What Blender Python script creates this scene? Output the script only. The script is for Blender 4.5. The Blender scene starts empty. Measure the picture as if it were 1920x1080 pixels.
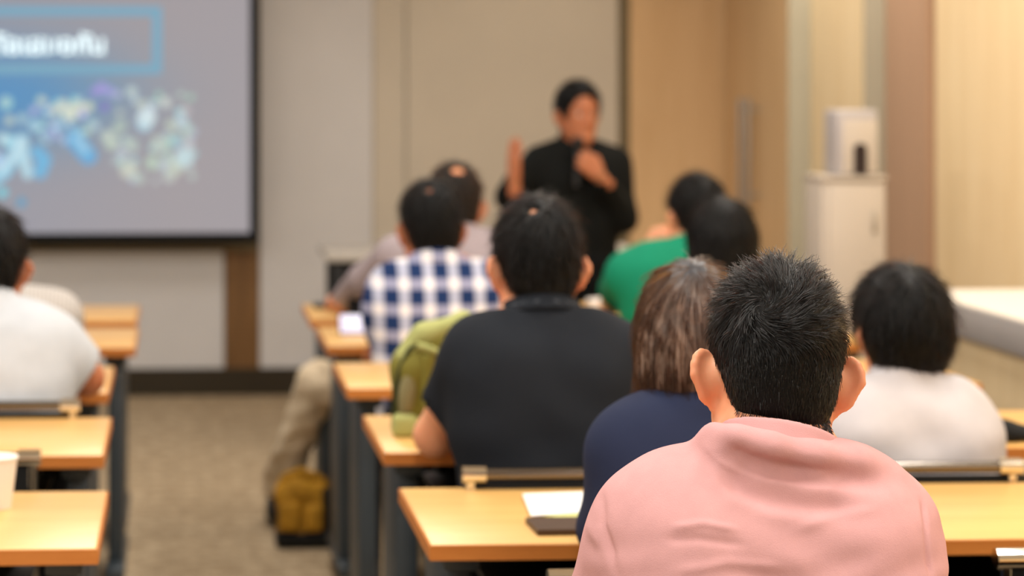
import bpy, bmesh, math, random
import numpy as np
from mathutils import Vector, Matrix

# ------------------------------------------------------------------ camera, world, lights, exposure
scene = bpy.context.scene
COL = scene.collection
CAM_Z, YAW, FPX, PPX, PPY = 1.48, math.radians(3.0), 4200.0, 557.0, 160.0
cam_data = bpy.data.cameras.new('camera')
cam = bpy.data.objects.new('camera', cam_data)
COL.objects.link(cam)
cam.location = (0, 0, CAM_Z)
cam.rotation_euler = (math.radians(90), 0, -YAW)
cam_data.sensor_width = 36.0
cam_data.lens = FPX / 1920 * 36.0
cam_data.shift_x = (960 - PPX) / 1920
cam_data.shift_y = -(540 - PPY) / 1920
cam_data.clip_start = 0.05
cam_data.dof.use_dof = True
cam_data.dof.focus_distance = 2.72
cam_data.dof.aperture_fstop = 3.6
scene.camera = cam

world = bpy.data.worlds.new('world')
scene.world = world
world.use_nodes = True
world.node_tree.nodes['Background'].inputs[0].default_value = (1.0, 0.95, 0.88, 1)
world.node_tree.nodes['Background'].inputs[1].default_value = 0.15

vs = scene.view_settings
vs.view_transform = 'Standard'
vs.look = 'None'
vs.gamma = 1.0
vs.use_curve_mapping = False
vs.exposure = -1.1


def area(name, loc, sx, sy, power, color, rot=(0, 0, 0)):
    l = bpy.data.lights.new(name, 'AREA')
    l.shape = 'RECTANGLE'
    l.size, l.size_y = sx, sy
    l.energy = power
    l.color = color
    o = bpy.data.objects.new(name, l)
    o.location = loc
    o.rotation_euler = rot
    COL.objects.link(o)
    return o


def spot(name, loc, power, angle, color, blend=0.6, aim=None, size=0.05):
    l = bpy.data.lights.new(name, 'SPOT')
    l.energy = power
    l.spot_size = math.radians(angle)
    l.spot_blend = blend
    l.color = color
    l.shadow_soft_size = size
    o = bpy.data.objects.new(name, l)
    o.location = loc
    if aim is not None:
        d = Vector(aim) - Vector(loc)
        o.rotation_euler = d.to_track_quat('-Z', 'Y').to_euler()
    COL.objects.link(o)
    return o


WARM = (1.0, 0.86, 0.68)
NEUT = (1.0, 0.955, 0.89)
CEIL = 2.75
# recessed ceiling panels over the audience; the ones by the screen are dimmed
for yy, pw in ((0.6, 50), (2.6, 60), (4.6, 60), (6.6, 46), (8.6, 24)):
    for xx in (-2.2, 0.2, 1.9):
        area('ceiling_panel_light', (xx, yy, CEIL - 0.02), 0.3, 0.9, pw, NEUT)
# warm downlights washing the right-hand wall
for yy, pw in ((1.6, 40), (3.0, 40), (4.4, 40), (5.8, 64), (7.2, 70), (7.95, 46), (8.55, 40), (9.3, 34)):
    spot('wall_downlight', (2.45, yy, CEIL - 0.03), pw, 95, WARM, 0.8, aim=(2.75, yy, 0.6))
for xx in (1.75,):
    spot('wall_downlight', (xx, 10.25, CEIL - 0.03), 16, 90, WARM, 0.8, aim=(xx, 10.5, 0.6))

for xx, yy in ((2.66, 9.33), (2.75, 8.62)):
    spot('wall_downlight', (xx, yy, CEIL - 0.03), 130, 75, (1.0, .93, .8), 0.8, aim=(xx + .01, yy + .2, 1.4))

# ------------------------------------------------------------------ helpers: layout


def at(px, py, Y):
    """world point at distance Y along the aisle that the photograph shows at pixel (px, py)"""
    u, v = (px - PPX) / FPX, -(py - PPY) / FPX
    c, s = math.cos(YAW), math.sin(YAW)
    k = Y / (c - u * s)
    return Vector((k * (s + u * c), Y, CAM_Z + k * v))


def tag(o, label=None, cat=None, group=None, kind=None):
    if label: o['label'] = label
    if cat: o['category'] = cat
    if group: o['group'] = group
    if kind: o['kind'] = kind
    return o


def empty(name, loc, rz=0.0):
    o = bpy.data.objects.new(name, None)
    o.location = loc
    o.rotation_euler = (0, 0, rz)
    o.empty_display_size = 0.05
    COL.objects.link(o)
    return o


def link(name, me, m, parent=None, smooth=True, auto=None):
    o = bpy.data.objects.new(name, me)
    COL.objects.link(o)
    if m is not None:
        me.materials.append(m)
    if smooth:
        for p in me.polygons:
            p.use_smooth = True
    if auto is not None:
        try:
            me.set_sharp_from_angle(angle=math.radians(auto))
        except Exception:
            pass
    if parent is not None:
        o.parent = parent
    return o


def copy_tree(o, parent=None):
    c = o.copy()
    COL.objects.link(c)
    c.parent = parent
    for ch in o.children:
        copy_tree(ch, c)
    return c


class MB:
    """collects simple solids and builds them as one mesh"""

    def __init__(self):
        self.bm = bmesh.new()

    def box(self, lo, hi, bev=0.0, seg=2):
        r = bmesh.ops.create_cube(self.bm, size=1.0)
        v = r['verts']
        for w in v:
            w.co = Vector([lo[i] + (w.co[i] + 0.5) * (hi[i] - lo[i]) for i in range(3)])
        if bev > 0:
            e = list({e for w in v for e in w.link_edges})
            bmesh.ops.bevel(self.bm, geom=e, offset=bev, segments=seg, affect='EDGES', profile=0.5)
        return self

    def tube(self, pts, r, n=12, r2=None):
        pts = [Vector(p) for p in pts]
        rings = []
        prev = None
        for i, p in enumerate(pts):
            t = (pts[min(i + 1, len(pts) - 1)] - pts[max(i - 1, 0)]).normalized()
            if prev is None:
                a = t.orthogonal().normalized()
            else:
                a = (prev - t * prev.dot(t)).normalized()
            prev = a
            b = t.cross(a)
            rr = r if r2 is None else r + (r2 - r) * i / (len(pts) - 1)
            rings.append([self.bm.verts.new(p + (a * math.cos(2 * math.pi * k / n) + b * math.sin(2 * math.pi * k / n)) * rr) for k in range(n)])
        for i in range(len(rings) - 1):
            for k in range(n):
                self.bm.faces.new((rings[i][k], rings[i][(k + 1) % n], rings[i + 1][(k + 1) % n], rings[i + 1][k]))
        self.bm.faces.new(rings[0][::-1])
        self.bm.faces.new(rings[-1])
        return self

    def lathe(self, prof, c=(0, 0, 0), n=28, closed=False):
        c = Vector(c)
        rings = []
        for (r, z) in prof:
            rings.append([self.bm.verts.new(c + Vector((r * math.cos(2 * math.pi * k / n), r * math.sin(2 * math.pi * k / n), z))) for k in range(n)])
        for i in range(len(rings) - 1):
            for k in range(n):
                self.bm.faces.new((rings[i][k], rings[i][(k + 1) % n], rings[i + 1][(k + 1) % n], rings[i + 1][k]))
        self.bm.faces.new(rings[0][::-1])
        self.bm.faces.new(rings[-1])
        return self

    def poly(self, pts, z0, z1):
        """prism of an outline in x,y between two heights"""
        a = [self.bm.verts.new((x, y, z0)) for x, y in pts]
        b = [self.bm.verts.new((x, y, z1)) for x, y in pts]
        n = len(pts)
        for k in range(n):
            self.bm.faces.new((a[k], a[(k + 1) % n], b[(k + 1) % n], b[k]))
        self.bm.faces.new(a[::-1])
        self.bm.faces.new(b)
        return self

    def xf(self, M):
        self.bm.transform(M)
        return self

    def build(self, name, m, parent=None, smooth=True, auto=40):
        bmesh.ops.recalc_face_normals(self.bm, faces=self.bm.faces[:])
        me = bpy.data.meshes.new(name)
        self.bm.to_mesh(me)
        self.bm.free()
        return link(name, me, m, parent, smooth, auto)


# ------------------------------------------------------------------ helpers: materials


def srgb(r, g, b):
    f = lambda c: (c / 255) / 12.92 if c / 255 <= 0.04045 else ((c / 255 + 0.055) / 1.055) ** 2.4
    return (f(r), f(g), f(b), 1.0)


def new_mat(name):
    m = bpy.data.materials.new(name)
    m.use_nodes = True
    nt = m.node_tree
    return m, nt, nt.nodes['Principled BSDF']


def N(nt, kind, **kw):
    n = nt.nodes.new(kind)
    for k, v in kw.items():
        if k.startswith('i_'):
            n.inputs[k[2:].replace('_', ' ')].default_value = v
        else:
            setattr(n, k, v)
    return n


def mapped(nt, scale=(1, 1, 1), rot=(0, 0, 0), src='Object'):
    tc = N(nt, 'ShaderNodeTexCoord')
    mp = N(nt, 'ShaderNodeMapping')
    mp.inputs['Scale'].default_value = scale
    mp.inputs['Rotation'].default_value = rot
    nt.links.new(tc.outputs[src], mp.inputs['Vector'])
    return mp.outputs['Vector']


def pm(name, col, rough=0.6, spec=0.4, metal=0.0, var=0.12, vscale=8.0, stretch=(1, 1, 1), bump=0.0, bscale=200.0, bstretch=(1, 1, 1), bdist=0.001,
       sheen=0.0, sss=0.0, coat=0.0, detail=4.0, col2=None, aniso=0.0):
    m, nt, b = new_mat(name)
    c = srgb(*col)
    b.inputs['Roughness'].default_value = rough
    b.inputs['Specular IOR Level'].default_value = spec
    b.inputs['Metallic'].default_value = metal
    if sheen:
        b.inputs['Sheen Weight'].default_value = sheen
        b.inputs['Sheen Roughness'].default_value = 0.5
    if coat:
        b.inputs['Coat Weight'].default_value = coat
        b.inputs['Coat Roughness'].default_value = 0.15
    if sss:
        b.inputs['Subsurface Weight'].default_value = sss
        b.inputs['Subsurface Radius'].default_value = (0.012, 0.005, 0.003)
        b.inputs['Subsurface Scale'].default_value = 1.0
    if var > 0:
        vec = mapped(nt, stretch)
        no = N(nt, 'ShaderNodeTexNoise', i_Scale=vscale, i_Detail=detail, i_Roughness=0.6)
        nt.links.new(vec, no.inputs['Vector'])
        rp = N(nt, 'ShaderNodeValToRGB')
        d = [x * (1 - var) for x in c[:3]] + [1]
        e = [min(1, x * (1 + var)) for x in c[:3]] + [1]
        if col2 is not None:
            d = srgb(*col2)
            e = c
        rp.color_ramp.elements[0].color = d
        rp.color_ramp.elements[1].color = e
        rp.color_ramp.elements[0].position = 0.3
        rp.color_ramp.elements[1].position = 0.7
        nt.links.new(no.outputs['Fac'], rp.inputs['Fac'])
        nt.links.new(rp.outputs['Color'], b.inputs['Base Color'])
    else:
        b.inputs['Base Color'].default_value = c
    if bump > 0:
        vec = mapped(nt, bstretch)
        no = N(nt, 'ShaderNodeTexNoise', i_Scale=bscale, i_Detail=3.0)
        nt.links.new(vec, no.inputs['Vector'])
        bp = N(nt, 'ShaderNodeBump', i_Strength=bump, i_Distance=bdist)
        nt.links.new(no.outputs['Fac'], bp.inputs['Height'])
        nt.links.new(bp.outputs['Normal'], b.inputs['Normal'])
    return m


def emit(name, col, strength):
    m, nt, b = new_mat(name)
    b.inputs['Base Color'].default_value = (0.02, 0.02, 0.02, 1)
    b.inputs['Emission Color'].default_value = srgb(*col)
    b.inputs['Emission Strength'].default_value = strength
    return m


# ------------------------------------------------------------------ helpers: smooth solids (distance fields meshed with surface nets)
f32 = np.float32


def V3(p):
    return np.array(p, dtype=f32)


def rc(a, b, r1, r2=None):
    """round cone"""
    a, b = V3(a), V3(b)
    r2 = r1 if r2 is None else r2
    ba = b - a
    L = float(ba @ ba) + 1e-9
    R = max(r1, r2)

    def fn(P):
        q = P - a
        t = np.clip((q @ ba) / L, 0, 1)
        q = q - t[:, None] * ba
        return np.sqrt(np.einsum('ij,ij->i', q, q)) - (r1 + (r2 - r1) * t)
    return fn, np.minimum(a, b) - R, np.maximum(a, b) + R


def el(c, r, R=None):
    c, r = V3(c), V3(r)
    R = None if R is None else np.array(R, dtype=f32)
    m = float(r.max())

    def fn(P):
        q = P - c
        if R is not None:
            q = q @ R
        a = q / r
        b = a / r
        k0 = np.sqrt(np.einsum('ij,ij->i', a, a))
        k1 = np.sqrt(np.einsum('ij,ij->i', b, b)) + 1e-6
        return k0 * (k0 - 1) / k1
    return fn, c - m, c + m


def rbox(c, hs, rad, R=None):
    c, hs = V3(c), V3(hs)
    R = None if R is None else np.array(R, dtype=f32)
    m = float(np.linalg.norm(hs))

    def fn(P):
        q = P - c
        if R is not None:
            q = q @ R
        q = np.abs(q) - (hs - rad)
        o = np.maximum(q, 0)
        return np.sqrt(np.einsum('ij,ij->i', o, o)) + np.minimum(q.max(axis=1), 0) - rad
    return fn, c - m, c + m


def pl(p, n):
    p = V3(p)
    n = V3(n)
    n = n / np.linalg.norm(n)
    return (lambda P: (P - p) @ n), None, None


def grp(prims):
    """a nested field as one primitive"""
    los = [q[0][1] for q in prims if q[1] == 'u']
    his = [q[0][2] for q in prims if q[1] == 'u']
    return (lambda P: ev(prims, P)), np.min(los, axis=0), np.max(his, axis=0)


def ev(prims, P):
    d = None
    for pr, op, k in prims:
        di = pr[0](P)
        if op == 's':
            di = -di
        if d is None:
            d = di
        elif op == 'u':
            if k > 0:
                hh = np.maximum(k - np.abs(d - di), 0) / k
                d = np.minimum(d, di) - hh * hh * k * 0.25
            else:
                d = np.minimum(d, di)
        else:
            if k > 0:
                hh = np.maximum(k - np.abs(d - di), 0) / k
                d = np.maximum(d, di) + hh * hh * k * 0.25
            else:
                d = np.maximum(d, di)
    return d


def U(p, k=0.0): return (p, 'u', k)
def S(p, k=0.0): return (p, 's', k)
def I(p, k=0.0): return (p, 'i', k)


def nets(prims, h):
    lo, hi = grp(prims)[1:]
    lo = lo - 3 * h
    hi = hi + 3 * h
    nb = np.ceil((hi - lo) / (4 * h)).astype(int) + 1
    n = nb * 4
    bi = np.stack(np.meshgrid(*[np.arange(k) for k in nb], indexing='ij'), -1).reshape(-1, 3)
    dc = ev(prims, (lo + (bi * 4 + 1.5) * h).astype(f32))
    big = np.where(dc < 0, -10 * h, 10 * h).astype(f32).reshape(nb)
    vals = np.repeat(np.repeat(np.repeat(big, 4, 0), 4, 1), 4, 2)
    act = bi[np.abs(dc) < 7.5 * h]
    off = np.stack(np.meshgrid(*[np.arange(4)] * 3, indexing='ij'), -1).reshape(-1, 3)
    gi = (act[:, None, :] * 4 + off[None]).reshape(-1, 3)
    vals[gi[:, 0], gi[:, 1], gi[:, 2]] = ev(prims, (lo + gi * h).astype(f32))
    ins = vals < 0
    cnt = np.zeros(n - 1, dtype=np.int8)
    for a in (0, 1):
        for b in (0, 1):
            for c in (0, 1):
                cnt += ins[a:n[0] - 1 + a, b:n[1] - 1 + b, c:n[2] - 1 + c]
    cells = np.argwhere((cnt > 0) & (cnt < 8))
    acc = np.zeros((len(cells), 3))
    num = np.zeros(len(cells))
    for ax in range(3):
        for o1 in (0, 1):
            for o2 in (0, 1):
                o = [0, 0, 0]
                o[(ax + 1) % 3], o[(ax + 2) % 3] = o1, o2
                p0 = cells + np.array(o)
                p1 = p0.copy()
                p1[:, ax] += 1
                va = vals[p0[:, 0], p0[:, 1], p0[:, 2]]
                vb = vals[p1[:, 0], p1[:, 1], p1[:, 2]]
                cr = (va < 0) != (vb < 0)
                t = np.where(cr, va / np.where(cr, va - vb, 1), 0)
                pt = np.array(o) + np.zeros((len(cells), 3))
                pt[:, ax] = t
                acc[cr] += pt[cr]
                num[cr] += 1
    verts = lo + (cells + acc / num[:, None]) * h
    vid = -np.ones(n - 1, dtype=np.int64)
    vid[cells[:, 0], cells[:, 1], cells[:, 2]] = np.arange(len(cells))
    quads = []
    for ax in range(3):
        b, c = (ax + 1) % 3, (ax + 2) % 3
        s0 = [slice(None)] * 3
        s1 = [slice(None)] * 3
        s0[ax], s1[ax] = slice(0, n[ax] - 1), slice(1, n[ax])
        A, B = ins[tuple(s0)], ins[tuple(s1)]
        e = np.argwhere(A != B)
        fl = A[e[:, 0], e[:, 1], e[:, 2]]
        e = e[(e[:, b] > 0) & (e[:, c] > 0)] if len(e) else e
        fl = A[e[:, 0], e[:, 1], e[:, 2]]
        db, dcc = np.zeros(3, int), np.zeros(3, int)
        db[b], dcc[c] = 1, 1
        q = [e - db - dcc, e - dcc, e, e - db]
        q = np.stack([vid[k[:, 0], k[:, 1], k[:, 2]] for k in q], -1)
        q[~fl] = q[~fl][:, ::-1]
        quads.append(q)
    quads = np.concatenate(quads)
    quads = quads[(quads >= 0).all(axis=1)]
    return verts, quads


def relax(v, q, it=2, f=0.5):
    for _ in range(it):
        s = np.zeros_like(v)
        c = np.zeros(len(v))
        for a in range(4):
            i, j = q[:, a], q[:, (a + 1) % 4]
            for d in range(3):
                s[:, d] += np.bincount(i, v[j, d], len(v)) + np.bincount(j, v[i, d], len(v))
            c += np.bincount(i, minlength=len(v)) + np.bincount(j, minlength=len(v))
        v = v + f * (s / np.maximum(c, 1)[:, None] - v)
    return v


def vnormals(v, q):
    nn = np.cross(v[q[:, 2]] - v[q[:, 0]], v[q[:, 3]] - v[q[:, 1]])
    o = np.zeros_like(v)
    for k in range(4):
        for d in range(3):
            o[:, d] += np.bincount(q[:, k], nn[:, d], len(v))
    return o / (np.linalg.norm(o, axis=1)[:, None] + 1e-12)


def mesh_vq(name, v, q):
    me = bpy.data.meshes.new(name)
    me.vertices.add(len(v))
    me.vertices.foreach_set('co', np.ascontiguousarray(v, dtype=f32).ravel())
    me.loops.add(len(q) * 4)
    me.loops.foreach_set('vertex_index', np.ascontiguousarray(q, dtype=np.int32).ravel())
    me.polygons.add(len(q))
    me.polygons.foreach_set('loop_start', np.arange(0, len(q) * 4, 4, dtype=np.int32))
    me.polygons.foreach_set('loop_total', np.full(len(q), 4, dtype=np.int32))
    me.polygons.foreach_set('use_smooth', np.ones(len(q), dtype=bool))
    me.update(calc_edges=True)
    return me


def solid(name, prims, h, m, parent=None, it=2, disp=None):
    v, q = nets(prims, h)
    v = relax(v, q, it)
    if disp is not None:
        v = v + vnormals(v, q) * disp(v)[:, None]
    me = mesh_vq(name, v, q)
    return link(name, me, m, parent, smooth=False)


def eul(yaw=0, pitch=0, roll=0):
    """rotation matrix: yaw about z, pitch about x (positive looks up), roll about y"""
    return np.array((Matrix.Rotation(math.radians(yaw), 3, 'Z') @ Matrix.Rotation(math.radians(pitch), 3, 'X') @ Matrix.Rotation(math.radians(roll), 3, 'Y')), dtype=float)

# ------------------------------------------------------------------ the room
M = {}


def wood(name, c1, c2, scale=2.2, stretch=(1, 1, 1), rough=0.45, coat=0.0, spec=0.4, fine=0.25):
    m, nt, b = new_mat(name)
    vec = mapped(nt, stretch)
    n1 = N(nt, 'ShaderNodeTexNoise', i_Scale=scale, i_Detail=8.0, i_Roughness=0.62, i_Distortion=0.5)
    nt.links.new(vec, n1.inputs['Vector'])
    n2 = N(nt, 'ShaderNodeTexNoise', i_Scale=scale * 9, i_Detail=4.0)
    nt.links.new(vec, n2.inputs['Vector'])
    mx = N(nt, 'ShaderNodeMix')
    mx.inputs['Factor'].default_value = fine
    nt.links.new(n1.outputs['Fac'], mx.inputs['A'])
    nt.links.new(n2.outputs['Fac'], mx.inputs['B'])
    rp = N(nt, 'ShaderNodeValToRGB')
    rp.color_ramp.elements[0].position, rp.color_ramp.elements[1].position = 0.35, 0.66
    rp.color_ramp.elements[0].color, rp.color_ramp.elements[1].color = srgb(*c1), srgb(*c2)
    nt.links.new(mx.outputs['Result'], rp.inputs['Fac'])
    nt.links.new(rp.outputs['Color'], b.inputs['Base Color'])
    b.inputs['Roughness'].default_value = rough
    b.inputs['Specular IOR Level'].default_value = spec
    if coat:
        b.inputs['Coat Weight'].default_value = coat
        b.inputs['Coat Roughness'].default_value = 0.2
    bp = N(nt, 'ShaderNodeBump', i_Strength=0.08, i_Distance=0.001)
    nt.links.new(n2.outputs['Fac'], bp.inputs['Height'])
    nt.links.new(bp.outputs['Normal'], b.inputs['Normal'])
    return m


def carpet():
    m, nt, b = new_mat('carpet')
    vec = mapped(nt, (1, 1, 1))
    n1 = N(nt, 'ShaderNodeTexNoise', i_Scale=16.0, i_Detail=6.0, i_Roughness=0.75)
    n2 = N(nt, 'ShaderNodeTexNoise', i_Scale=260.0, i_Detail=2.0)
    br = N(nt, 'ShaderNodeTexBrick', offset=0.5)
    br.inputs['Scale'].default_value = 1.0
    br.inputs['Brick Width'].default_value = 0.125
    br.inputs['Row Height'].default_value = 0.10
    br.inputs['Mortar Size'].default_value = 0.006
    br.inputs['Mortar Smooth'].default_value = 0.6
    br.inputs['Color1'].default_value = srgb(216, 192, 158)
    br.inputs['Color2'].default_value = srgb(196, 170, 136)
    br.inputs['Mortar'].default_value = srgb(160, 136, 104)
    for t in (n1, n2, br):
        nt.links.new(vec, t.inputs['Vector'])
    rp = N(nt, 'ShaderNodeValToRGB')
    rp.color_ramp.elements[0].color, rp.color_ramp.elements[1].color = srgb(124, 104, 78), srgb(210, 190, 160)
    rp.color_ramp.elements[0].position, rp.color_ramp.elements[1].position = 0.3, 0.7
    nt.links.new(n1.outputs['Fac'], rp.inputs['Fac'])
    mx = N(nt, 'ShaderNodeMix', data_type='RGBA')
    mx.inputs['Factor'].default_value = 0.8
    nt.links.new(br.outputs['Color'], mx.inputs['A'])
    nt.links.new(rp.outputs['Color'], mx.inputs['B'])
    nt.links.new(mx.outputs['Result'], b.inputs['Base Color'])
    b.inputs['Roughness'].default_value = 0.95
    b.inputs['Specular IOR Level'].default_value = 0.1
    bp = N(nt, 'ShaderNodeBump', i_Strength=0.5, i_Distance=0.004)
    nt.links.new(n2.outputs['Fac'], bp.inputs['Height'])
    nt.links.new(bp.outputs['Normal'], b.inputs['Normal'])
    return m


M['carpet'] = carpet()
M['paint'] = pm('painted_wall_white', (214, 213, 214), 0.75, 0.2, var=0.03, vscale=2, bump=0.05, bscale=120)
M['paint_beige'] = pm('painted_wall_beige', (206, 197, 182), 0.7, 0.2, var=0.03, vscale=2, bump=0.05, bscale=120)
M['paint_grey'] = pm('shadow_gap_paint', (120, 108, 84), 0.7, 0.2, var=0.05)
M['brown_wood'] = wood('brown_wood', (104, 74, 40), (132, 96, 56), 3.0, (8, 8, 0.6))
M['tan_panel'] = wood('tan_veneer', (212, 176, 130), (224, 190, 146), 2.0, (7, 7, 0.5), 0.5)
M['maple'] = wood('pale_maple_veneer', (228, 202, 158), (240, 218, 178), 2.2, (7, 7, 0.45), 0.5)
M['mauve'] = pm('mauve_laminate', (178, 144, 118), 0.5, 0.35, var=0.04, vscale=3, stretch=(6, 6, .4))
M['pale_edge'] = pm('pale_panel_edge', (170, 164, 146), 0.45, 0.4, var=0.02)
M['baseboard'] = pm('dark_baseboard', (52, 44, 30), 0.55, 0.3, var=0.08)
M['ceiling'] = pm('ceiling_white', (205, 203, 198), 0.9, 0.1, var=0.02)
M['steel'] = pm('brushed_steel', (190, 186, 180), 0.3, 0.5, metal=1.0, var=0.05, vscale=30)

RX0, RX1, RX2, RX3 = 2.63, 2.724, 2.811, 2.835      # the right wall steps outwards towards the camera
RY0, RY1, RY2 = 9.56, 8.81, 8.29
FY = 10.7                                           # front wall
LX, BY = -3.6, -1.6


def struct(name, mb, m, parent=None):
    o = mb.build(name, m, parent, smooth=False, auto=None)
    if parent is None:
        o['kind'] = 'structure'
    return o


struct('floor', MB().box((LX, BY, -0.1), (RX3 + .1, FY + .1, 0)), M['carpet'])
struct('ceiling', MB().box((LX, BY, CEIL), (RX3 + .1, FY + .1, CEIL + .1)), M['ceiling'])
struct('wall_left', MB().box((LX - .1, BY, 0), (LX, FY, CEIL)), M['paint'])
struct('wall_back', MB().box((LX, BY - .1, 0), (RX3, BY, CEIL)), M['paint'])
wf = struct('wall_front', MB().box((LX, FY + .02, 0), (RX0 + .3, FY + .12, CEIL)), M['paint_grey'])


def fx(px):
    return at(px, 300, FY).x


BZ = 0.13
for x0, x1, m, dy, nm in ((LX, fx(421), 'paint', 0.0, 'panel'), (fx(421), fx(486), 'brown_wood', -0.012, 'timber_strip'), (fx(486), fx(700), 'paint', 0.0, 'panel'),
                          (fx(700), fx(762), 'paint_beige', 0.012, 'panel'), (fx(762), fx(1160), 'paint_beige', 0.0, 'panel'),
                          (fx(1180), RX0 + .02, 'tan_panel', -0.006, 'veneer_panel')):
    struct(nm, MB().box((x0 + .003, FY + dy, BZ), (x1 - .003, FY + .03, CEIL)), M[m], wf)
# a slim ledge under the projection screen
struct('ledge_rail', MB().box((LX, FY - .05, at(0, 471, FY).z), (fx(484), FY, at(0, 452, FY).z)), M['paint_grey'], wf)
tb = struct('baseboard_front', MB().box((LX, FY - .015, 0), (RX0, FY + .02, BZ)), M['baseboard'])

wr = struct('wall_right', MB().box((RX3 + .02, BY, 0), (RX3 + .14, FY, CEIL)), M['paint_grey'])
struct('veneer_panel', MB().box((RX1, RY1, 0), (RX3 + .02, RY0 - .004, CEIL)), M['maple'], wr)
struct('panel_edge', MB().box((RX1 - .002, RY0 - .012, 0), (RX0 - .004, RY0 - .004, CEIL)), M['pale_edge'], wr)
struct('panel_edge', MB().box((RX2 - .002, RY1 - .010, 0), (RX1 + .001, RY1 - .001, CEIL)), M['pale_edge'], wr)
struct('pilaster', MB().box((RX2, RY2, 0), (RX3 + .02, RY1 - .010, CEIL)), M['mauve'], wr)
yb = RY2 - .012
for k in range(6):
    ya = yb - 1.65
    struct('veneer_panel', MB().box((RX3, max(ya, BY), 0), (RX3 + .02, yb, CEIL)), M['maple'], wr)
    yb = ya - .006
dr = tag(empty('door_1', (RX0, (FY + RY0) / 2, 0)), kind='structure')
d1 = MB().box((0, -(FY - RY0) / 2 + .004, 0.0), (.05, 0.0 - .002, 2.35)).build('door_leaf', M['tan_panel'], dr, smooth=False)
d2 = MB().box((0, .002, 0.0), (.05, (FY - RY0) / 2 - .02, 2.35)).build('door_leaf', M['tan_panel'], dr, smooth=False)
MB().box((0, -(FY - RY0) / 2 + .004, 2.36), (.05, (FY - RY0) / 2 - .02, CEIL)).build('transom_panel', M['tan_panel'], dr, smooth=False)
for leaf, sx in ((d1, -.07), (d2, .07)):
    hz0, hz1 = 0.93, 1.42
    MB().tube([(-.05, sx, hz0), (-.05, sx, hz1)], .013).build('handle', M['steel'], leaf)
    for z in (hz0 + .05, hz1 - .05):
        MB().tube([(-.05, sx, z), (0.0, sx, z)], .009).build('handle_post', M['steel'], leaf)

# ------------------------------------------------------------------ projection screen
SY = 10.5
SX1 = at(470, 300, SY).x
SZ0 = at(470, 436, SY).z
SW, SH = 2.75, 1.85
SX0, SZ1 = SX1 - SW, SZ0 + SH
scr = tag(empty('projection_screen', ((SX0 + SX1) / 2, SY, SZ0)), 'large projection screen with black border showing a blue city slide', 'screen')
cx = (SX0 + SX1) / 2


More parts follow.
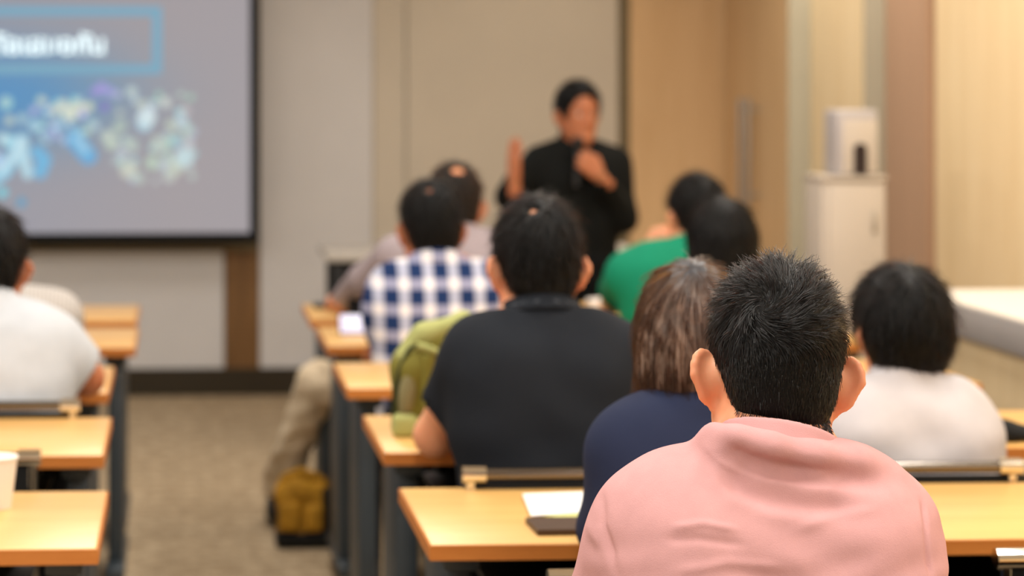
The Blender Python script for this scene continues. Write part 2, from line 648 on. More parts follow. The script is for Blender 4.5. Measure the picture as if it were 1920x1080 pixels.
def paint_slide(px, py):
    """colours of the projected slide; px, py are slide positions in slide units (pixels of the photograph's scale)"""
    c = np.zeros(px.shape + (3,))
    lav = np.array([166, 160, 166.]) / 255
    c[:] = lav
    # cooler to the left and a blue dusk glow
    g = np.clip((330 - px) / 330, 0, 1)[..., None]
    c = c * (1 - .25 * g) + np.array([130, 150, 182.]) / 255 * .25 * g
    gl = np.exp(-(((px - 10) / 210.) ** 2 + ((py - 180) / 90.) ** 2))[..., None]
    c = c * (1 - .9 * gl) + np.array([70, 150, 205.]) / 255 * .9 * gl
    gl = np.exp(-(((px + 330) / 300.) ** 2 + ((py - 180) / 100.) ** 2))[..., None]
    c = c * (1 - .8 * gl) + np.array([66, 140, 205.]) / 255 * .8 * gl
    # outlined caption box
    x1, y0, y1, w = 303, 12, 140, 17
    ins_o = (px < x1) & (py > y0) & (py < y1) & (px > -620)
    ins_i = (px < x1 - w) & (py > y0 + w) & (py < y1 - w) & (px > -620 + w)
    c[ins_o & ~ins_i] = np.array([118, 176, 205.]) / 255
    rng = np.random.RandomState(5)
    spots = [(190, 165, 9, (170, 160, 235)), (178, 172, 8, (160, 150, 225)), (205, 172, 8, (165, 165, 235)), (195, 200, 8, (130, 120, 205)),
             (246, 172, 9, (200, 220, 220)), (275, 218, 16, (225, 245, 250)), (270, 232, 13, (190, 228, 245)), (310, 192, 9, (215, 225, 220)), (340, 228, 12, (195, 218, 228)),
             (352, 243, 8, (190, 215, 205)), (345, 295, 17, (205, 232, 238)), (330, 312, 14, (205, 215, 200)), (300, 272, 14, (195, 212, 205)), (240, 318, 15, (212, 218, 205)),
             (285, 305, 13, (190, 210, 195)), (130, 212, 13, (228, 236, 218)), (118, 195, 9, (215, 225, 212)), (143, 200, 10, (222, 228, 205)), (104, 205, 9, (215, 218, 205)),
             (165, 200, 8, (232, 236, 208)), (80, 190, 7, (200, 214, 215)), (10, 190, 7, (170, 205, 215)), (42, 222, 8, (180, 212, 225)), (18, 225, 8, (200, 215, 208)),
             (200, 255, 10, (205, 220, 208)), (208, 270, 10, (200, 218, 200)), (245, 270, 11, (190, 208, 200)), (262, 195, 7, (195, 205, 195)), (65, 235, 10, (178, 222, 240)),
             (318, 330, 10, (198, 206, 198)), (262, 335, 9, (190, 202, 196)), (360, 330, 6, (190, 205, 200)), (40, 378, 8, (90, 165, 205)), (5, 360, 9, (120, 215, 235)),
             (92, 250, 12, (150, 175, 215)), (225, 235, 12, (175, 195, 190))]
    for k in range(160):
        spots.append((-620 + 640 * rng.rand(), 175 + 160 * rng.rand(), 5 + 10 * rng.rand(), tuple((np.array([150, 200, 220]) + 55 * rng.rand(3)).clip(0, 255))))
    for k in range(70):
        spots.append((215 + 150 * rng.rand(), 175 + 165 * rng.rand() , 4 + 4 * rng.rand(), tuple((np.array([165, 190, 190]) + 40 * rng.rand(3)).clip(0, 255))))
    for k in range(40):
        spots.append((60 + 120 * rng.rand(), 185 + 80 * rng.rand(), 3 + 4 * rng.rand(), tuple((np.array([150, 185, 205]) + 60 * rng.rand(3)).clip(0, 255))))
    for x, y, r, col in spots[::-1]:
        d = np.sqrt((px - x) ** 2 + (py - y) ** 2)
        a = (np.clip((r + 3 - d) / 4., 0, 1) * .92)[..., None]
        c = c * (1 - a) + np.array(col) / 255 * a
    # lit waterways

    def stroke(pts, w, col, al=.95):
        nonlocal c
        for (xa, ya), (xb, yb2) in zip(pts[:-1], pts[1:]):
            bx_, by_ = xb - xa, yb2 - ya
            t = np.clip(((px - xa) * bx_ + (py - ya) * by_) / (bx_ * bx_ + by_ * by_), 0, 1)
            d = np.sqrt((px - xa - t * bx_) ** 2 + (py - ya - t * by_) ** 2)
            a = (np.clip((w - d) / 6., 0, 1) * al)[..., None]
            c = c * (1 - a) + np.array(col) / 255 * a
    stroke([(70, 285), (82, 300), (75, 322)], 16, (110, 190, 235))
    stroke([(40, 262), (30, 285), (10, 320), (-30, 350)], 15, (150, 215, 245))
    stroke([(42, 265), (45, 300), (52, 325)], 13, (190, 232, 248))
    stroke([(140, 262), (165, 292)], 19, (95, 180, 235))
    stroke([(142, 258), (160, 282)], 10, (165, 218, 246))
    stroke([(38, 262), (25, 295), (0, 322)], 8, (215, 243, 252))
    return c


def build_slide():
    u = np.arange(0, SW + 1e-6, 0.0085)
    w = np.arange(0, SH + 1e-6, 0.0085)
    GX, GZ = np.meshgrid(SX0 + u, SZ0 + w, indexing='ij')
    # slide units: one unit is one pixel of the photograph at the screen's distance
    px = 470 - (SX1 - GX) * (470 - 0) / (SX1 - at(0, 300, SY).x)
    py = 436 - (GZ - SZ0) * 436 / (at(470, 0, SY).z - SZ0)
    col = paint_slide(px, py)
    nx, nz = GX.shape
    v = np.stack([GX - cx, np.full(GX.shape, -.004), GZ - SZ0], -1).reshape(-1, 3)
    ii = np.arange(nx * nz).reshape(nx, nz)
    q = np.stack([ii[:-1, :-1], ii[1:, :-1], ii[1:, 1:], ii[:-1, 1:]], -1).reshape(-1, 4)
    me = mesh_vq('projected_picture', v, q)
    lin = np.where(col <= 0.04045, col / 12.92, ((col + 0.055) / 1.055) ** 2.4).reshape(-1, 3)
    at_ = me.color_attributes.new('slide', 'FLOAT_COLOR', 'POINT')
    at_.data.foreach_set('color', np.concatenate([lin, np.ones((len(lin), 1))], 1).astype(f32).ravel())
    m, nt, b = new_mat('projected_slide')
    ca = N(nt, 'ShaderNodeVertexColor', layer_name='slide')
    nt.links.new(ca.outputs['Color'], b.inputs['Emission Color'])
    b.inputs['Emission Strength'].default_value = 1.75
    b.inputs['Base Color'].default_value = (0.10, 0.10, 0.10, 1)
    b.inputs['Roughness'].default_value = 0.9
    b.inputs['Specular IOR Level'].default_value = 0.1
    return link('projected_picture', me, m, scr, smooth=False)


build_slide()
M['black_border'] = pm('black_screen_border', (16, 18, 18), 0.7, 0.2, var=0.05)
bt = 0.042
MB().box((SX0 - cx - bt, -.006, -bt * .8), (SX1 - cx + bt, .012, 0)).build('border', M['black_border'], scr, smooth=False)
MB().box((SX0 - cx - bt, -.006, SH), (SX1 - cx + bt, .012, SH + bt)).build('border', M['black_border'], scr, smooth=False)
for a, b_ in ((SX0 - cx - bt, SX0 - cx), (SX1 - cx, SX1 - cx + bt)):
    MB().box((a, -.006, 0), (b_, .012, SH)).build('border', M['black_border'], scr, smooth=False)
MB().box((SX0 - cx, -.002, 0), (SX1 - cx, .012, SH)).build('backing', M['black_border'], scr, smooth=False)
MB().tube([(SX0 - cx - bt, .0, -.040), (SX1 - cx + bt - .01, .0, -.040)], .012).build('bottom_bar', M['black_border'], scr)
tx = bpy.data.curves.new('lettering', 'FONT')
tx.body = '\u0e14\u0e34\u0e08\u0e34\u0e17\u0e31\u0e25\u0e40\u0e2a\u0e21\u0e2d\u0e01\u0e31\u0e19'
tx.align_x = 'RIGHT'
tx.size = 0.122
tx.extrude = 0.0008
tx.offset = 0.0035
tmp = bpy.data.objects.new('lettering_source', tx)
COL.objects.link(tmp)
bpy.context.view_layer.update()
lm = bpy.data.meshes.new_from_object(tmp.evaluated_get(bpy.context.evaluated_depsgraph_get()))
bpy.data.objects.remove(tmp)
to = bpy.data.objects.new('lettering', lm)
COL.objects.link(to)
to.parent = scr
p = at(199, 100, SY)
to.location = (p.x - cx, -.007, p.z - SZ0)
to.rotation_euler = (math.radians(90), 0, 0)
lm.materials.clear()
lm.materials.append(emit('projected_lettering', (225, 244, 248), 2.9))

# ------------------------------------------------------------------ tables
M['desk'] = wood('desk_beech_laminate', (214, 164, 92), (228, 184, 112), 2.6, (0.5, 6, 6), 0.34, coat=0.0, spec=0.5)
M['desk_shaded'] = wood('desk_beech_shaded_edge', (188, 112, 48), (206, 130, 62), 3.0, (0.5, 6, 6), 0.4)  # same wood as the top, with the edges' shading put into the colour
M['slate'] = pm('slate_powder_coat', (56, 64, 70), 0.45, 0.45, var=0.06, vscale=5)
M['black'] = pm('black_plastic', (20, 21, 22), 0.5, 0.4, var=0.08)
M['chrome'] = pm('chrome', (225, 222, 216), 0.12, 0.5, metal=1.0, var=0.0)
M['caster'] = pm('pale_caster', (212, 212, 210), 0.3, 0.5, var=0.05)
DZ, DD, DL = 0.73, 0.52, 1.60


def make_table():
    t = empty('training_table', (0, 0, 0))          # origin: aisle-side near corner; runs to +x and +y
    MB().box((0.003, .003, DZ - .026), (DL - .003, DD - .003, DZ), .004).build('table_top', M['desk'], t)
    for lo, hi in (((0, 0, DZ - .027), (DL, .003, DZ - .0015)), ((0, DD - .003, DZ - .027), (DL, DD, DZ - .0015)),
                   ((0, .003, DZ - .027), (.003, DD - .003, DZ - .0015)), ((DL - .003, .003, DZ - .027), (DL, DD - .003, DZ - .0015))):
        MB().box(lo, hi, .001, 1).build('shaded_edge', M['desk_shaded'], t, smooth=False)  # rim strips that carry the painted edge shading, no separate banding
    MB().box((.16, DD - .06, .36), (DL - .16, DD - .045, DZ - .03)).build('modesty_panel', M['black'], t, smooth=False)
    MB().box((.13, .10, .60), (DL - .13, DD - .07, .612)).box((.13, .095, .60), (DL - .13, .105, .63)).build('under_shelf', M['black'], t, smooth=False)
    for x in (.060, DL - .060):
        MB().box((x - .022, .10, .09), (x + .022, DD - .10, DZ - .05), .008).build('leg', M['slate'], t)
        MB().box((x - .03, .05, DZ - .055), (x + .03, DD - .05, DZ - .027), .004).build('top_bracket', M['slate'], t)
        ft = MB().box((x - .028, .0, .058), (x + .028, DD, .095), .01).build('foot', M['slate'], t)
        for y in (.045, DD - .045):
            MB().lathe([(.0, -.011), (.024, -.011), (.028, -.006), (.028, .006), (.024, .011), (.0, .011)], n=20).xf(
                Matrix.Translation((x, y, .028)) @ Matrix.Rotation(math.pi / 2, 4, 'Y')).build('caster', M['caster'], t)
    return t


ROWS = {1: 3.64, 2: 4.56, 3: 5.53, 4: 6.43, 5: 7.15}        # near edges
ordw = {1: 'nearest', 2: 'second', 3: 'third', 4: 'fourth', 5: 'front'}
tab0 = make_table()
first = True
TABS = {}
for side in ('r', 'l'):
    for k in (0, 1, 2, 3, 4, 5):
        if k == 0 and side == 'l':
            continue
        t = tab0 if first else copy_tree(tab0)
        first = False
        yn = ROWS.get(k, 2.70)
        if side == 'r':
            x = {0: .41, 1: at(747, 919, 4.16).x, 2: at(680, 780, 5.08).x, 3: at(624, 680, 6.05).x, 4: at(593, 613, 6.95).x, 5: at(566, 570, 7.67).x}[k]
            t.location = (x, yn, 0)
            lab = {0: 'wooden training table in front of the man in the pink polo shirt',
                   1: 'wooden training table with white paper lying on it beside the pink-shirted man',
                   2: 'wooden training table carrying the green backpack and the dark-polo man\'s elbow',
                   3: 'wooden training table just behind the green backpack, nothing on its open aisle corner',
                   4: 'wooden training table where the man in the plaid shirt sits',
                   5: 'front-row wooden training table where the balding man in grey rests his hand'}[k]
        else:
            xr = {1: at(204, 919, 4.16).x, 2: at(210, 783, 5.08).x, 3: at(215, 687, 6.0).x, 4: at(260, 616, 6.93).x, 5: at(262, 569, 7.67).x}[k]
            yo = {3: -.05}.get(k, 0)
            t.location = (xr - DL, yn + yo, 0)
            lab = {1: 'wooden training table with the white paper cup across the aisle',
                   2: 'wooden training table with an empty black chair behind it across the aisle',
                   3: 'wooden training table at which the man in the white T-shirt leans his arm',
                   4: 'wooden training table with the green bottle across the aisle',
                   5: 'front-row wooden training table under the projection screen'}[k]
        tag(t, lab, 'table', 'training tables in two blocks')
        TABS[side, k] = t

# ------------------------------------------------------------------ chairs
M['mesh_back'] = pm('black_mesh_fabric', (14, 15, 16), 0.75, 0.25, var=0.1, vscale=40, bump=0.4, bscale=500)
M['rail'] = pm('polished_tube', (128, 121, 114), 0.2, 0.5, metal=1.0, var=0.03)


def make_chair():
    c = empty('conference_chair', (0, 0, 0))        # origin below the seat centre, faces +y
    W = .22
    MB().box((-W + .02, -.20, .405), (W - .02, .21, .44), .016, 3).build('seat', M['mesh_back'], c)
    v = MB()
    v.box((-W + .012, -.262, .50), (W - .012, -.25, .742), .004)
    v.build('backrest', M['mesh_back'], c)
    MB().tube([(-W + .035, -.258, .757), (W - .035, -.258, .757)], .0115).build('top_rail', M['rail'], c)
    for s in (-1, 1):
        MB().tube([(s * (W - .042), -.258, .757), (s * (W + .002), -.258, .757)], .0165, 16).build('rail_cap', M['chrome'], c)
        MB().tube([(s * (W - .015), -.258, .757), (s * (W - .015), -.245, .55), (s * (W - .012), -.22, .42), (s * (W - .01), -.23, .02)], .010).build('leg', M['chrome'], c)
        MB().tube([(s * (W - .012), .17, .41), (s * (W - .01), .19, .02)], .010).build('leg', M['chrome'], c)
        MB().tube([(s * (W - .012), -.215, .40), (s * (W - .012), .18, .40)], .009).build('side_rail', M['chrome'], c)
        for y in (-.23, .19):
            MB().lathe([(.012, 0), (.015, .004), (.014, .022), (.0095, .024)], (s * (W - .01), y, 0), 12).build('foot_cap', M['black'], c)
    return c


chair0 = make_chair()
_first = [True]


def place_chair(x, y, label, rz=0.0):
    c = chair0 if _first[0] else copy_tree(chair0)
    _first[0] = False
    c.location = (x, y, 0)
    c.rotation_euler = (0, 0, rz)
    tag(c, label, 'chair', 'black conference chairs at the tables')
    return c


# chairs whose rails show in the photograph: x from the rail's end, y so that the rail (0.258 behind) sits where it is seen
def chair_at(px_end, side, Yrail, label, rz=0.0):
    x = at(px_end, 800, Yrail).x - side * .222
    return place_chair(x, Yrail + .258, label, rz)

# ------------------------------------------------------------------ people


def skin(name, col):
    m, nt, b = new_mat(name)
    vec = mapped(nt)
    n1 = N(nt, 'ShaderNodeTexNoise', i_Scale=14.0, i_Detail=5.0)
    n2 = N(nt, 'ShaderNodeTexNoise', i_Scale=420.0, i_Detail=2.0)
    nt.links.new(vec, n1.inputs['Vector'])
    nt.links.new(vec, n2.inputs['Vector'])
    rp = N(nt, 'ShaderNodeValToRGB')
    c = srgb(*col)
    rp.color_ramp.elements[0].position, rp.color_ramp.elements[1].position = .3, .7
    rp.color_ramp.elements[0].color = (c[0] * .92, c[1] * .82, c[2] * .78, 1)
    rp.color_ramp.elements[1].color = (min(1, c[0] * 1.05), c[1] * 1.06, c[2] * 1.06, 1)
    nt.links.new(n1.outputs['Fac'], rp.inputs['Fac'])
    nt.links.new(rp.outputs['Color'], b.inputs['Base Color'])
    b.inputs['Roughness'].default_value = 0.5
    b.inputs['Specular IOR Level'].default_value = 0.4
    b.inputs['Subsurface Weight'].default_value = 0.4
    b.inputs['Subsurface Radius'].default_value = (1.0, 0.35, 0.2)
    b.inputs['Subsurface Scale'].default_value = 0.012
    bp = N(nt, 'ShaderNodeBump', i_Strength=0.12, i_Distance=0.0006)
    nt.links.new(n2.outputs['Fac'], bp.inputs['Height'])
    nt.links.new(bp.outputs['Normal'], b.inputs['Normal'])
    return m


def hairmat(name, col, rough=0.42):
    return pm(name, col, rough, 0.16, var=0.35, vscale=60, stretch=(1, 1, .12), bump=0.5, bscale=190, bstretch=(1, 1, .08), bdist=0.003)


def strandmat(name, melanin, rough=0.28, red=0.25, ior=1.40):
    m = bpy.data.materials.new(name)
    m.use_nodes = True
    nt = m.node_tree
    nt.nodes.remove(nt.nodes['Principled BSDF'])
    hb = nt.nodes.new('ShaderNodeBsdfHairPrincipled')
    try:
        hb.model = 'CHIANG'
    except Exception:
        pass
    hb.parametrization = 'MELANIN'
    hb.inputs['Melanin'].default_value = melanin
    hb.inputs['Melanin Redness'].default_value = red
    hb.inputs['Roughness'].default_value = rough
    hb.inputs['IOR'].default_value = ior
    hb.inputs['Radial Roughness'].default_value = 0.45
    hb.inputs['Random Roughness'].default_value = 0.2
    hb.inputs['Random Color'].default_value = 0.08
    nt.links.new(hb.outputs[0], nt.nodes['Material Output'].inputs['Surface'])
    return m


M['skin'] = skin('skin_warm', (228, 162, 124))
M['skin_tan'] = skin('skin_tan', (186, 120, 84))
M['skin_light'] = skin('skin_light', (226, 170, 136))
M['hair_black'] = hairmat('hair_black', (9, 9, 9))
M['hair_brown'] = hairmat('hair_brown', (104, 82, 68), .36)
M['hair_grey'] = hairmat('hair_greying', (34, 31, 27), .5)
M['strand_black'] = strandmat('strand_black', 1.0, .24, 0.0, 1.33)
M['strand_sharp'] = strandmat('strand_sharp_black', 1.0, .17, 0.0, 1.43)
M['strand_brown'] = strandmat('strand_brown', 0.78, .34, .12, 1.4)
M['strand_grey'] = strandmat('strand_greying', 0.88, .35, .2)
M['eye_white'] = pm('eye_white', (225, 218, 208), 0.2, 0.5, var=0.02)
M['eye_dark'] = pm('eye_dark', (30, 20, 14), 0.15, 0.5, var=0.0)
M['shoe'] = pm('shoe_leather', (34, 30, 28), 0.45, 0.4, var=0.1)


def fabric(name, col, rough=0.85, bump=0.35, bscale=700, var=0.05, sheen=0.0):
    return pm(name, col, rough, 0.15, var=var, vscale=18, bump=bump, bscale=bscale, sheen=sheen, bdist=0.0008)


def plaid(name):
    m, nt, b = new_mat(name)
    tc = N(nt, 'ShaderNodeTexCoord')
    sp = N(nt, 'ShaderNodeSeparateXYZ')
    nt.links.new(tc.outputs['Object'], sp.inputs[0])
    per = 0.069

    def band(sock, ph):
        a = N(nt, 'ShaderNodeMath', operation='MULTIPLY_ADD')
        a.inputs[1].default_value = 2 * math.pi / per
        a.inputs[2].default_value = ph
        nt.links.new(sock, a.inputs[0])
        s = N(nt, 'ShaderNodeMath', operation='SINE')
        nt.links.new(a.outputs[0], s.inputs[0])
        r = N(nt, 'ShaderNodeMapRange')
        r.inputs['From Min'].default_value, r.inputs['From Max'].default_value = -.38, -.12
        nt.links.new(s.outputs[0], r.inputs['Value'])
        return r.outputs[0]
    bx_, bz = band(sp.outputs['X'], 0.6), band(sp.outputs['Z'], 1.2)
    ma = N(nt, 'ShaderNodeMix', data_type='RGBA')
    ma.inputs['A'].default_value, ma.inputs['B'].default_value = srgb(234, 230, 232), srgb(150, 152, 180)
    nt.links.new(bx_, ma.inputs['Factor'])
    mb_ = N(nt, 'ShaderNodeMix', data_type='RGBA')
    mb_.inputs['A'].default_value, mb_.inputs['B'].default_value = srgb(176, 180, 202), srgb(26, 48, 92)
    nt.links.new(bx_, mb_.inputs['Factor'])
    m2 = N(nt, 'ShaderNodeMix', data_type='RGBA')
    nt.links.new(bz, m2.inputs['Factor'])
    nt.links.new(ma.outputs['Result'], m2.inputs['A'])
    nt.links.new(mb_.outputs['Result'], m2.inputs['B'])
    nt.links.new(m2.outputs['Result'], b.inputs['Base Color'])
    b.inputs['Roughness'].default_value = 0.85
    b.inputs['Specular IOR Level'].default_value = 0.15
    return m


def stripes(name, c1, c2, per=0.011):
    m, nt, b = new_mat(name)
    tc = N(nt, 'ShaderNodeTexCoord')
    sp = N(nt, 'ShaderNodeSeparateXYZ')
    nt.links.new(tc.outputs['Object'], sp.inputs[0])
    a = N(nt, 'ShaderNodeMath', operation='MULTIPLY')
    a.inputs[1].default_value = 2 * math.pi / per
    nt.links.new(sp.outputs['X'], a.inputs[0])
    s = N(nt, 'ShaderNodeMath', operation='SINE')
    nt.links.new(a.outputs[0], s.inputs[0])
    r = N(nt, 'ShaderNodeMapRange')
    r.inputs['From Min'].default_value, r.inputs['From Max'].default_value = .1, .5
    nt.links.new(s.outputs[0], r.inputs['Value'])
    mx = N(nt, 'ShaderNodeMix', data_type='RGBA')
    mx.inputs['A'].default_value, mx.inputs['B'].default_value = srgb(*c1), srgb(*c2)
    nt.links.new(r.outputs[0], mx.inputs['Factor'])
    nt.links.new(mx.outputs['Result'], b.inputs['Base Color'])
    b.inputs['Roughness'].default_value = 0.85
    b.inputs['Specular IOR Level'].default_value = 0.15
    return m


def unit(v):
    v = np.array(v, dtype=float)
    return v / (np.linalg.norm(v) + 1e-9)


def rotv(v, ax, ang):
    return np.array(Matrix.Rotation(ang, 3, Vector(ax)) @ Vector(v))


def hand_prims(w, d, n, side, curl=0.3, s=1.0, spread=0.06, thumb=0.5):
    """w wrist, d towards the knuckles, n back of the hand, side=+1 right hand / -1 left hand"""
    w, d = np.array(w, float), unit(d)
    n = unit(np.array(n, float) - d * np.dot(n, d))
    b = np.cross(d, n) * -side                      # towards the thumb
    P = [U(rc(w - d * .05 * s, w + d * .005 * s, .0275 * s, .026 * s))]
    offs = (.030, .010, -.011, -.030)
    lens = (.070, .079, .073, .057)
    for i, (o, L) in enumerate(zip(offs, lens)):
        k = w + d * (.092 - (.004 if i in (0, 3) else 0) - (.006 if i == 3 else 0)) * s + b * o * s
        P.append(U(rc(w + d * .018 * s + b * o * .55 * s, k, .0175 * s, .0115 * s), .012 * s))
        dd = unit(d + b * spread * (1.5 - i))
        p = k
        rr = (.0098, .0100, .0096, .0085)[i] * s
        for j, fr in enumerate((.46, .30, .24)):
            ang = curl * math.radians((62, 80, 55)[j]) * (1 + .08 * i)
            dd = rotv(dd, b, ang * 1.0 * (1 if np.dot(rotv(dd, b, .1), n) < np.dot(dd, n) else -1))
            q = p + dd * L * fr * 1.02 * s
            P.append(U(rc(p, q, rr, rr * .9), .003 * s))
            p, rr = q, rr * .9
    t0 = w + d * .022 * s + b * .024 * s - n * .006 * s
    t1 = t0 + unit(b * (.9 - .5 * thumb) + d * .75 - n * (.25 + .5 * thumb)) * .042 * s
    t2 = t1 + unit(d * .9 + b * (.25 - .8 * thumb) - n * (.15 + .5 * thumb)) * .034 * s
    t3 = t2 + unit(d * .9 - b * (.1 + .7 * thumb) - n * (.1 + .3 * thumb)) * .026 * s
    P += [U(rc(t0, t1, .018 * s, .013 * s), .012 * s), U(rc(t1, t2, .012 * s, .0105 * s), .005 * s), U(rc(t2, t3, .0105 * s, .009 * s), .003 * s)]
    return P


def head_prims(hc, R, s, ears=True, big_ear=1.0):
    H = lambda x, y, z: hc + R @ (np.array((x, y, z)) * s)
    P = [U(el(H(0, -.006, .040), np.array((.0745, .095, .090)) * s, R)),
         U(el(H(0, .040, -.035), np.array((.057, .056, .078)) * s, R), .045 * s),
         U(rc(H(-.046, .012, -.055), H(0, .074, -.093), .022 * s, .021 * s), .03 * s),
         U(rc(H(.046, .012, -.055), H(0, .074, -.093), .022 * s, .021 * s), .03 * s),
         S(el(H(-.032, .104, .012), np.array((.020, .018, .013)) * s, R), .014 * s),
         S(el(H(.032, .104, .012), np.array((.020, .018, .013)) * s, R), .014 * s),
         U(rc(H(-.045, .072, .034), H(-.014, .087, .033), .008 * s, .008 * s), .018 * s),
         U(rc(H(.045, .072, .034), H(.014, .087, .033), .008 * s, .008 * s), .018 * s),
         U(rc(H(0, .087, .022), H(0, .110, -.022), .008 * s, .012 * s), .014 * s),
         U(el(H(-.013, .099, -.026), np.array((.009, .010, .008)) * s, R), .006 * s),
         U(el(H(.013, .099, -.026), np.array((.009, .010, .008)) * s, R), .006 * s),
         U(el(H(0, .091, -.051), np.array((.026, .010, .0065)) * s, R), .005 * s),
         U(el(H(0, .089, -.063), np.array((.022, .011, .0075)) * s, R), .005 * s)]
    if ears:
        for sd in (-1, 1):
            Re = R @ eul(sd * 48, 8, sd * 6)
            E = lambda x, y, z: H(sd * .084, -.004, -.010) + Re @ (np.array((x * sd, y, z)) * s * big_ear)
            P.append(U(el(E(0, 0, 0), np.array((.0050, .0215, .0300)) * s * big_ear, Re), .004 * s))
            pr = None
            for a in np.linspace(-70, 215, 12):
                c, sn = math.cos(math.radians(a)), math.sin(math.radians(a))
                wd = .0205 if sn > -0.3 else .014
                q = E(.002, -c * wd - .001, sn * .0285 + (.002 if sn > 0 else -.001))
                if pr is not None:
                    P.append(U(rc(pr, q, .0050 * s, .0050 * s), .003 * s))
                pr = q
            P.append(U(el(H(sd * .074, .000, -.010), np.array((.014, .016, .022)) * s, R), .010 * s))
            P.append(U(el(E(0, .006, -.034), np.array((.006, .009, .009)) * s * big_ear, Re), .006 * s))
    return P


def hair_prims(style, hc, R, s):
    H = lambda x, y, z: hc + R @ (np.array((x, y, z)) * s)
    r3 = lambda *a: np.array(a) * s
    D = lambda x, y, z: R @ np.array((x, y, z), float)
    if style in ('short', 'balding', 'thin', 'crop'):
        t = {'short': .014, 'balding': .009, 'thin': .012, 'crop': .004}[style]
        P = [U(el(H(0, -.008, .042 + .2 * t), r3(.0765 + .55 * t, .0965 + .6 * t, .090 + t), R)),
             U(el(H(0, -.050, -.022), r3(.060 + .4 * t, .047 + .4 * t, .066), R), .03 * s),
             I(pl(H(0, .088, .082), D(0, .9, -.42)), .012 * s),
             I(pl(H(0, .022, 0.004), D(0, .70, -.72)), .012 * s)]
        if style == 'balding':
            P.append(S(el(H(0.004, -.062, .112), r3(.021, .021, .026), R), .014 * s))
        if style == 'thin':
            P.append(S(el(H(-.020, -.066, .124), r3(.014, .017, .022), R), .012 * s))
    elif style == 'bushy':
        P = [U(el(H(0, -.008, .040), r3(.097, .113, .110), R)),
             U(el(H(0, -.045, -.028), r3(.082, .066, .080), R), .05 * s),
             I(pl(H(0, .092, .055), D(0, .92, -.40)), .015 * s),
             I(pl(H(0, -.02, -.088), D(0, .12, -1)), .03 * s),
             S(el(H(.10, .03, -.055), r3(.05, .05, .05), R), .02 * s), S(el(H(-.10, .03, -.055), r3(.05, .05, .05), R), .02 * s)]
    elif style == 'bob':
        P = [U(el(H(0, -.008, .040), r3(.084, .106, .104), R)),
             U(el(H(0, -.026, -.040), r3(.090, .092, .105), R), .06 * s),
             I(pl(H(0, -.02, -.118), D(0, -.05, -1)), .03 * s),
             S(el(H(0, .105, -.045), r3(.066, .10, .145), R), .02 * s)]
    elif style == 'long':
        P = [U(el(H(0, -.008, .040), r3(.090, .108, .103), R)),
             U(el(H(0, -.030, -.06), r3(.096, .088, .13), R), .07 * s),
             U(el(H(0, -.062, -.17), r3(.088, .042, .17), R), .06 * s),
             S(el(H(0, .105, -.06), r3(.066, .105, .20), R), .02 * s)]
    elif style == 'presenter':
        P = [U(el(H(0, -.012, .046), r3(.090, .104, .104), R)),
             U(el(H(0, -.050, -.015), r3(.070, .05, .068), R), .03 * s),
             I(pl(H(0, .070, .075), D(0, .95, -.30)), .015 * s),
             I(pl(H(0, .040, -0.008), D(0, .62, -.78)), .012 * s)]
    return P


def grow(parent, roots, normals, fld, length, lift, mat, rad, nseg=4, seed=1, jitter=.25, cen=None, R=None, s=1.0, name='hair_strands', clump=0):
    """hair strands as real curves hugging the head"""
    rng = np.random.RandomState(seed)
    n = len(roots)
    p = roots.copy()
    pts = [p.copy()]
    nr = normals.copy()
    L = length / nseg
    jit = rng.normal(0, jitter, (n, 3))
    tipv = None
    if clump:
        ci = rng.choice(n, clump, replace=False)
        cp_ = roots[ci]
        near = np.concatenate([np.argmin(((r[:, None, :] - cp_[None]) ** 2).sum(-1), 1) for r in np.array_split(roots, max(1, n // 400))])
        wz = np.clip((((roots - cen) @ R)[:, 2] - .01) / .06, 0.12, 1)[:, None]
        jit = jit * .55 + rng.normal(0, jitter * .95, (clump, 3))[near] * wz
        tipv = (cp_[near] - roots) * .40 / nseg * wz
    for k in range(nseg):
        loc = (p - cen) @ R / s
        d = fld(loc) @ R.T
        d = d - nr * np.einsum('ij,ij->i', d, nr)[:, None]
        d /= np.linalg.norm(d, axis=1)[:, None] + 1e-9
        d = d + jit + nr * (lift * (1.0 - .55 * k / nseg))[:, None]
        d /= np.linalg.norm(d, axis=1)[:, None] + 1e-9
        p = p + d * L[:, None] + (0 if tipv is None else tipv)
        pts.append(p.copy())
        loc = (p - cen) @ R / s - np.array((0, -.008, .04))
        g = (loc / np.array((.08, .1, .095)) ** 2) @ R.T
        low = ((p - cen) @ R)[:, 2] < -.02 * s
        g = g / (np.linalg.norm(g, axis=1)[:, None] + 1e-9)
        nr = np.where(low[:, None], nr, .5 * nr + .5 * g)
        nr /= np.linalg.norm(nr, axis=1)[:, None] + 1e-9
    pts = np.stack(pts, 1)
    hcv = bpy.data.hair_curves.new(name)
    hcv.add_curves([nseg + 1] * n)
    hcv.attributes['position'].data.foreach_set('vector', pts.astype(f32).ravel())
    ra = hcv.attributes.get('radius') or hcv.attributes.new('radius', 'FLOAT', 'POINT')
    taper = np.linspace(1, .35, nseg + 1)
    ra.data.foreach_set('value', (rad * taper[None] * (0.75 + .5 * rng.rand(n))[:, None]).astype(f32).ravel())
    o = bpy.data.objects.new(name, hcv)
    COL.objects.link(o)
    hcv.materials.append(mat)
    o.parent = parent
    return o


